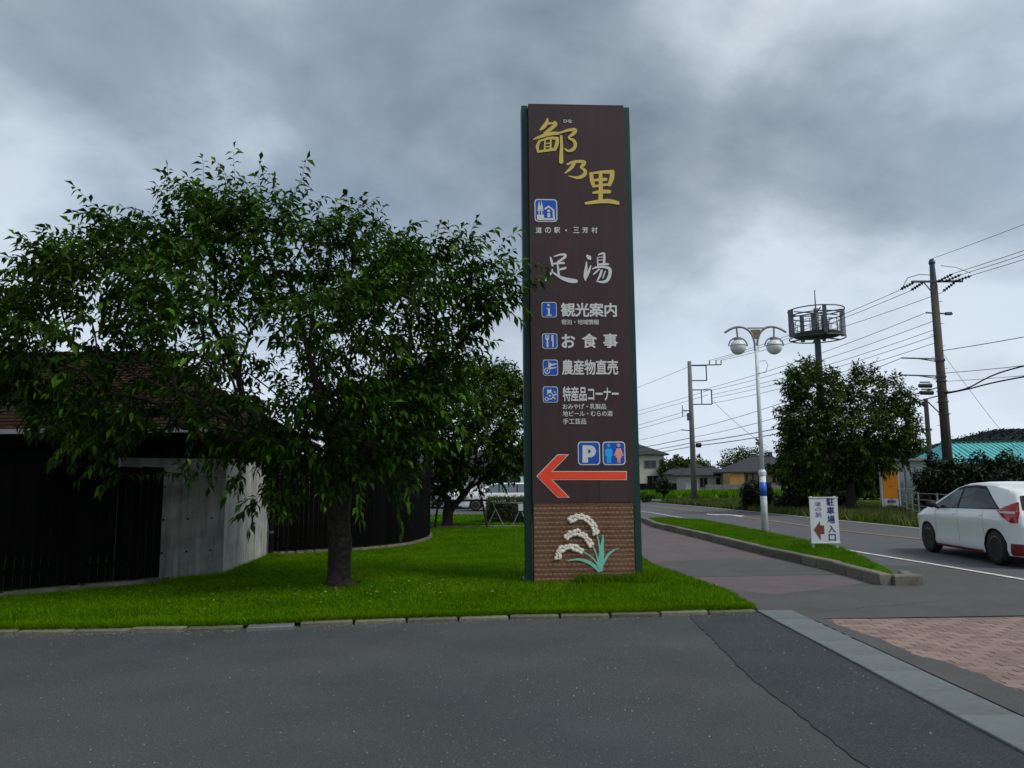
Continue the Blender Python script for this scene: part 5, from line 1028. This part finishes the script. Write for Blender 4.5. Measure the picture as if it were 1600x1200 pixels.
# ------------------------------------------------------------------ houses and background
def hip_house(name, label, x, y, w, d, h, rh, wallm, roofm, over=0.7, ridge=0.35, wins=(), rz=0.0, group=None):
    r = thing(name, label, 'house', (x, y, 0), rz, group)
    wall = MB().box(0, d / 2, h / 2, w, d, h).build('wall', wallm, r)
    W2, rd = w / 2 + over, d / 2; rw = w * ridge
    v = [(-W2, -over, h), (W2, -over, h), (W2, d + over, h), (-W2, d + over, h), (-rw / 2, rd, h + rh), (rw / 2, rd, h + rh)]
    v2 = [(a, b, c - 0.18) for a, b, c in v[:4]]
    rf_ = MB().add(v + v2, [(0, 1, 5, 4), (1, 2, 5), (2, 3, 4, 5), (3, 0, 4), (0, 6, 7, 1), (1, 7, 8, 2), (2, 8, 9, 3), (3, 9, 6, 0), (6, 9, 8, 7)]).build('roof', roofm, r)
    MB().tube([(-rw / 2, rd, h + rh + 0.03), (rw / 2, rd, h + rh + 0.03)], 0.12, 6).build('ridge_cap', roofm, rf_)
    for (wx, wz, ww, wh) in wins:
        f_ = MB().box(wx, -0.03, wz, ww + 0.16, 0.1, wh + 0.16).build('window', TIMBD if wallm is TIMBW else GREYP, r); MB().box(wx, -0.085, wz, ww, 0.03, wh).build('pane', GLASS, f_)
        MB().box(wx, -0.105, wz, 0.06, 0.03, wh).build('mullion', GREYP, f_)
    return r
hip_house('cream_house', 'cream two storey house with grey roof beside the sign tower', 20.2, 130, 11.2, 9, 6.0, 1.9, CREAMW, ROOFG, 0.8, 0.4, [(3.2, 4.3, 1.9, 1.2), (3.6, 1.5, 1.8, 1.6), (0.2, 4.3, 1.6, 1.2)])
hip_house('grey_house', 'dark grey low house next to the cream house', 29.0, 124, 7.5, 8, 2.6, 1.7, GREYW, ROOFG, 0.5, 0.5, [(-1.5, 1.5, 1.4, 1.4)])
hip_house('grey_house', 'pale walled shed house behind the slim far pole', 27.5, 108, 6.2, 6, 2.3, 1.1, PALEW, ROOFG, 0.5, 0.6, [(-0.6, 1.2, 1.0, 1.3), (1.8, 1.1, 1.2, 1.4)])
wh_ = hip_house('timber_house', 'low timber house with a broad dark hip roof behind the lamp post', 34.0, 100, 9.4, 8, 2.62, 2.1, TIMBW, ROOFG, 0.9, 0.3, [(-1.4, 1.55, 0.75, 0.75), (0.4, 1.6, 0.75, 0.75)])
MB().box(-4.9, 0.8, 1.2, 1.9, 3, 2.4).build('ochre_annex', TIMBO, wh_)
for x in (-3.4, -2.6, 2.6, 3.2, 3.9, 4.5): MB().box(x, -0.06, 1.3, 0.16, 0.12, 2.6).build('timber_post', TIMBD, wh_)
MB().box(1.1, 4, 4.85, 0.5, 0.5, 0.9).build('chimney', ROOFG, wh_)
gw = thing('block_wall', 'low grey block wall in front of the timber house', 'wall', (31.5, 92, 0)); 
bm_ = MB().box(0, 0, 0.5, 1.94, 0.15, 1.0).mesh('wall_panel', WALLB)
for i in range(11): link('wall_panel', bm_, gw, (-7.4 + i * 1.97, random.uniform(-.02, .02), 0))
cf = thing('dark_fence', 'dark low fence before the cream house', 'fence', (17, 118, 0)); bm_ = MB().box(0, 0, 0.55, 1.4, 0.1, 1.1).mesh('fence_panel', DARKIN)
for i in range(8): link('fence_panel', bm_, cf, (i * 1.43, 0, 0))
tb_ = thing('teal_roof_building', 'low shed with a teal sheet roof before the wooded hill', 'building', (45.8, 62, 0))
MB().box(0, 4, 1.35, 18, 7, 2.7).build('wall', PALEW, tb_)
MB().add([(-10.2, -0.5, 2.75), (9.5, -0.5, 2.75), (9.5, 3.8, 4.75), (-8.6, 3.8, 4.55), (-10.2, 8, 2.75), (9.5, 8, 2.75)], [(0, 1, 2, 3), (3, 2, 5, 4), (0, 3, 4)]).build('roof', TEAL, tb_)
ribs = MB()
for i in range(44): x = -9.2 + i * 0.42; ribs.bar((x, -0.5, 2.79), (x + (0.4 if i < 4 else 0), 3.78, 4.62 + i * 0.004), 0.05)
tag(ribs.build('roof_ribs', TEAL, tb_), kind='stuff')
MB().bar((-8.7, 3.8, 4.62), (9.5, 3.8, 4.84), 0.22).build('ridge_cap', GREENM, tb_)
hv = MB(); nx = 90; V = []; 
for j, (dy, k) in enumerate(((0, 0.0), (25, 0.55), (60, 0.88), (110, 1.0), (220, 0.7), (400, 0.0))):
    for i in range(nx):
        x = 215 + i * 8.0; e0 = max(0.0, min(1.0, (x - 225) / 60)); hgt = (20 + 11 * math.sin((x - 260) / 85) + 5 * math.sin(x / 31.0) + 14 * max(0, min(1, (x - 330) / 90))) * e0
        V.append((x, 560 + dy, 0.86 * hgt * k + (random.uniform(-1.3, 1.3) if 0 < k else -1) - (2 if k == 0 else 0)))
structure(MB().add(V, [(j * nx + i, j * nx + i + 1, (j + 1) * nx + i + 1, (j + 1) * nx + i) for j in range(5) for i in range(nx - 1)]).build('hills', HILL), 'dark wooded hill on the horizon')
n_ = 26000; xs = 220 + RNG.random(n_) * 500; 
hB = np.c_[xs, 566 + RNG.random(n_) * 100, np.zeros(n_)]; e0 = np.clip((xs - 225) / 60, 0, 1); hh = (20 + 11 * np.sin((xs - 260) / 85) + 5 * np.sin(xs / 31.0) + 14 * np.clip((xs - 330) / 90, 0, 1)) * e0
hB[:, 2] = 0.86 * hh * np.interp(hB[:, 1], [560, 585, 620, 670], [0, 0.55, 0.88, 1.0]) + RNG.random(n_) * 2.0
o = link('hill_woods', leaf_mesh('hill_woods', hB, RNG.normal(size=(n_, 3)) + np.array([0, 0, 0.6]), np.full(n_, 2.4), np.full(n_, 1.6), HILL)); tag(o, 'dark woods covering the distant hill', 'woods', kind='stuff')
hut = thing('white_hut', 'small white hut with sliding glass doors beyond the roadside fence', 'hut', (20.95, 42, 0))
MB().box(1.05, 0.9, 1.28, 2.1, 1.7, 2.56).build('wall', PALEW, hut); MB().box(1.05, 0.85, 2.62, 2.4, 2.0, 0.12).build('roof', GREYP, hut)
for x in (0.3, 0.85, 1.4, 1.9):
    w_ = MB().box(x, 0.03, 1.25, 0.50, 0.06, 2.0).build('sliding_door', GREYP, hut); MB().box(x, -0.005, 1.62, 0.42, 0.03, 1.05).build('pane', GLASSL, w_); MB().box(x, -0.005, 0.62, 0.42, 0.03, 0.75).build('lower_pane', GLASSL, w_)
OS = thing('roadside_signboard', 'orange and white signboard standing under the roadside tree', 'sign', (17.88, 37.0, 0))
MB().box(0.36, 0, 1.3, 0.72, 0.04, 1.32).build('orange_panel', ORANGE, OS); MB().box(0.36, -0.002, 0.37, 0.72, 0.04, 0.52).build('white_panel', BOARDW, OS)
for x in (-0.06, 0.78): MB().box(x, 0.02, 1.0, 0.06, 0.06, 2.05).build('post', BOARDW, OS)
mb = MB(); face_poly(mb, [(0.27, 1.19), (0.47, 1.2), (0.47, 1.24), (0.27, 1.23)], 0.024); mb.build('red_mark', REDP, OS)
for s_, v0, v1, u0, u1 in (('直売所', 0.42, 0.56, 0.14, 0.56), ('営業時間', 0.18, 0.31, 0.10, 0.62)):
    text_fit(s_, u0, v0, u1, v1, 0.026, 0.02, NAVY, OS, 'lettering', False)
nb = thing('notice_board', 'grey framed notice board beside the tall utility pole', 'board', (21.2, 38.6, 0))
MB().box(0.4, 0, 1.25, 0.95, 0.06, 1.1).build('frame', GREYP, nb); MB().box(0.4, -0.034, 1.25, 0.85, 0.02, 1.0).build('panel', WALLB, nb)
for x in (0.0, 0.8): MB().box(x, 0.05, 0.7, 0.06, 0.05, 1.4).build('leg', GREYP, nb)
gf = thing('pipe_fence', 'white pipe fence along the far roadside before the hut', 'fence', (18.5, 36.8, 0)); o_ = Vector((18.5, 36.8, 0))
fp = [(18.5, 36.8), (16.7, 32.6), (15.1, 28.6), (14.3, 24.6), (14.0, 20.6), (13.95, 16.6)]
for a, b in zip(fp, fp[1:]):
    for z in (0.12, 0.35, 0.58, 0.81, 1.04): MB().bar((a[0] - o_.x, a[1] - o_.y, z), (b[0] - o_.x, b[1] - o_.y, z), 0.024).build('rail', GREYP, gf)
for a, b in zip(fp, fp[1:]):
    for t in (0.0, 0.5): MB().tube([(a[0] + (b[0] - a[0]) * t - o_.x, a[1] + (b[1] - a[1]) * t - o_.y, z) for z in (-0.03, 1.08)], 0.03, 8).build('post', GREYP, gf)
# things seen between the curved fence and the sign
def barrier(name, label, x, y, w, m, group, h=0.83, sign=False):
    r = thing(name, label, 'barrier', (x, y, 0), 0, group)
    MB().tube([(-0.1, 0, h), (w + 0.1, 0, h)], 0.022, 8).build('top_rail', m, r)
    for x_ in (0.0, w):
        for sd in (-1, 1): MB().tube([(x_, 0, h - 0.22), (x_ + sd * 0.3, 0, 0.0)], 0.02, 6).build('leg', m, r)
        MB().tube([(x_ - 0.0, 0, h - 0.22), (x_ - 0.12, 0, h + 0.02)], 0.02, 6).build('hook', m, r)
    if sign: MB().box(w + 0.02, -0.04, h - 0.15, 0.17, 0.02, 0.24).build('reflector_plate', BOARDW, r)
    return r
barrier('pipe_barrier', 'light grey pipe barrier on angled legs beside the sign tower', -0.62, 27.4, 0.88, GREYP, None, sign=True)
tp = thing('tree_prop', 'dark timber prop frame around the forked tree', 'tree support', (-2.6, 26.7, 0))
MB().tube([(-0.1, 0, 0.95), (1.7, 0, 0.95)], 0.035, 8).build('crossbar', BARKD, tp)
for x0, x1 in ((0.02, -0.12), (1.5, 1.72)): MB().tube([(x0, 0, 1.05), (x1, 0, -0.05)], 0.04, 8).build('leg', BARKD, tp)
pb = thing('red_post_box', 'bright red box standing behind the hedge next to the sign', 'box', (0.32, 44.6, 0))
MB().box(0, 0, 0.85, 0.55, 0.45, 0.75).build('body', REDP, pb); MB().box(0, 0, 0.24, 0.3, 0.3, 0.48).build('pedestal', GREYP, pb); MB().box(0, -0.235, 1.08, 0.34, 0.03, 0.06).build('slot', BLACKR, pb); MB().box(0, 0, 1.25, 0.62, 0.52, 0.06).build('lid', REDP, pb)
ns = thing('small_notice', 'small pale notice sign above the white estate car', 'sign', (0.0, 45.2, 0)); MB().box(0, 0, 1.15, 0.42, 0.03, 0.55).build('panel', BOARDW, ns); MB().box(0, 0.03, 0.6, 0.05, 0.04, 1.2).build('post', GREYP, ns)
fl = thing('banner_flag', 'pale teal banner flag on a thin pole behind the red box', 'flag', (0.42, 47, 0)); MB().tube([(0, 0, 0), (0, 0, 2.1)], 0.02, 6).build('pole', GREYP, fl)
MB().add([(0.02, 0, 2.0), (0.2, 0.05, 1.9), (0.24, -0.03, 1.1), (0.02, 0, 0.9), (0.02, 0.02, 2.0), (0.2, 0.07, 1.9), (0.24, -0.01, 1.1), (0.02, 0.02, 0.9)], [(0, 1, 2, 3), (7, 6, 5, 4), (0, 4, 5, 1), (1, 5, 6, 2), (2, 6, 7, 3), (3, 7, 4, 0)]).build('cloth', PALET, fl)
hip_house('far_house', 'grey roofed house far behind the parked cars beside the sign', -2.0, 78, 6.5, 7, 3.0, 1.8, PALEW, ROOFG, 0.6, 0.5, [(0.8, 1.6, 1.2, 1.2), (2.3, 1.6, 0.9, 1.2)])
hip_house('far_house', 'brown low house far behind the forked tree', -9.5, 74, 7, 7, 2.8, 1.8, TIMBW, ROOFG, 0.6, 0.5, [(2.2, 1.5, 1.2, 1.2)])
# loose leaves under the cherry tree and weeds at the sign foot
n_ = 150; q_ = np.c_[-2.6 + RNG.normal(0, 1.3, n_), 10.2 + RNG.random(n_) * 2.4, np.full(n_, 0.055)]; q_ = q_[(q_[:, 1] > 9.2)]
o = link('fallen_leaves', leaf_mesh('fallen_leaves', q_, np.c_[RNG.normal(size=(len(q_), 2)), np.full(len(q_), 0.05)], np.full(len(q_), 0.07), np.full(len(q_), 0.035), mat('fallen_leaf', (0.11, 0.12, 0.02), 0.8, 0.2, 5, island=0.4)))
tag(o, 'fallen yellow leaves scattered under the cherry tree', 'leaves', kind='stuff')
# grit and small stones lying on the lot
n_ = 2600; gp = np.c_[-6 + RNG.random(n_) * 9, 3.2 + RNG.random(n_) ** 0.8 * 5.9]; k_ = RNG.random(n_) < 0.35
yk = np.interp(gp[:, 0], [p[0] for p in epts], [p[1] for p in epts]); gp[k_, 1] = yk[k_] - 0.08 - np.abs(RNG.normal(0, 0.10, k_.sum())); gp = gp[gp[:, 1] < np.interp(gp[:, 0], [p[0] for p in epts], [p[1] for p in epts]) - 0.05]
n_ = len(gp); r_g = 0.003 + 0.006 * RNG.random(n_) ** 2; tet = np.array([[1, 0, 0.1], [-0.5, 0.87, 0], [-0.5, -0.87, 0], [0.1, 0.1, 1.0]])
Vg = np.c_[gp, np.full(n_, -0.006)][:, None, :] + tet[None] * r_g[:, None, None] * (0.7 + 0.6 * RNG.random((n_, 4, 1)))
Tg = (np.arange(n_)[:, None, None] * 4 + np.array([[0, 1, 3], [1, 2, 3], [2, 0, 3]])[None]).reshape(-1, 3)
tag(link('grit', np_mesh('grit', Vg.reshape(-1, 3), Tg, mat('pale_grit', (0.16, 0.16, 0.145), 0.9, 0.0, island=0.6))), 'loose grit and small stones on the lot asphalt', 'grit', kind='stuff')
blades('sign_foot_weeds', [(0.95, 12.12), (1.3, 12.0), (1.55, 12.14), (1.7, 12.1), (2.0, 11.95), (2.25, 12.2), (2.35, 12.6), (2.1, 12.5), (1.75, 12.28), (0.95, 12.24)], 1500, 0.15, 0.013, GRASS, 0.02, False, 'taller weeds at the foot of the sign tower', 0.45)
blades('fence_foot_grass', [(-5.7, 12.5), (-5.0, 13.45), (-5.3, 17.0), (-5.1, 17.0), (-4.8, 13.3), (-5.4, 12.3)], 3500, 0.09, 0.010, GRASS, 0.02, False, 'tufts of grass along the foot of the concrete wall', 0.5)
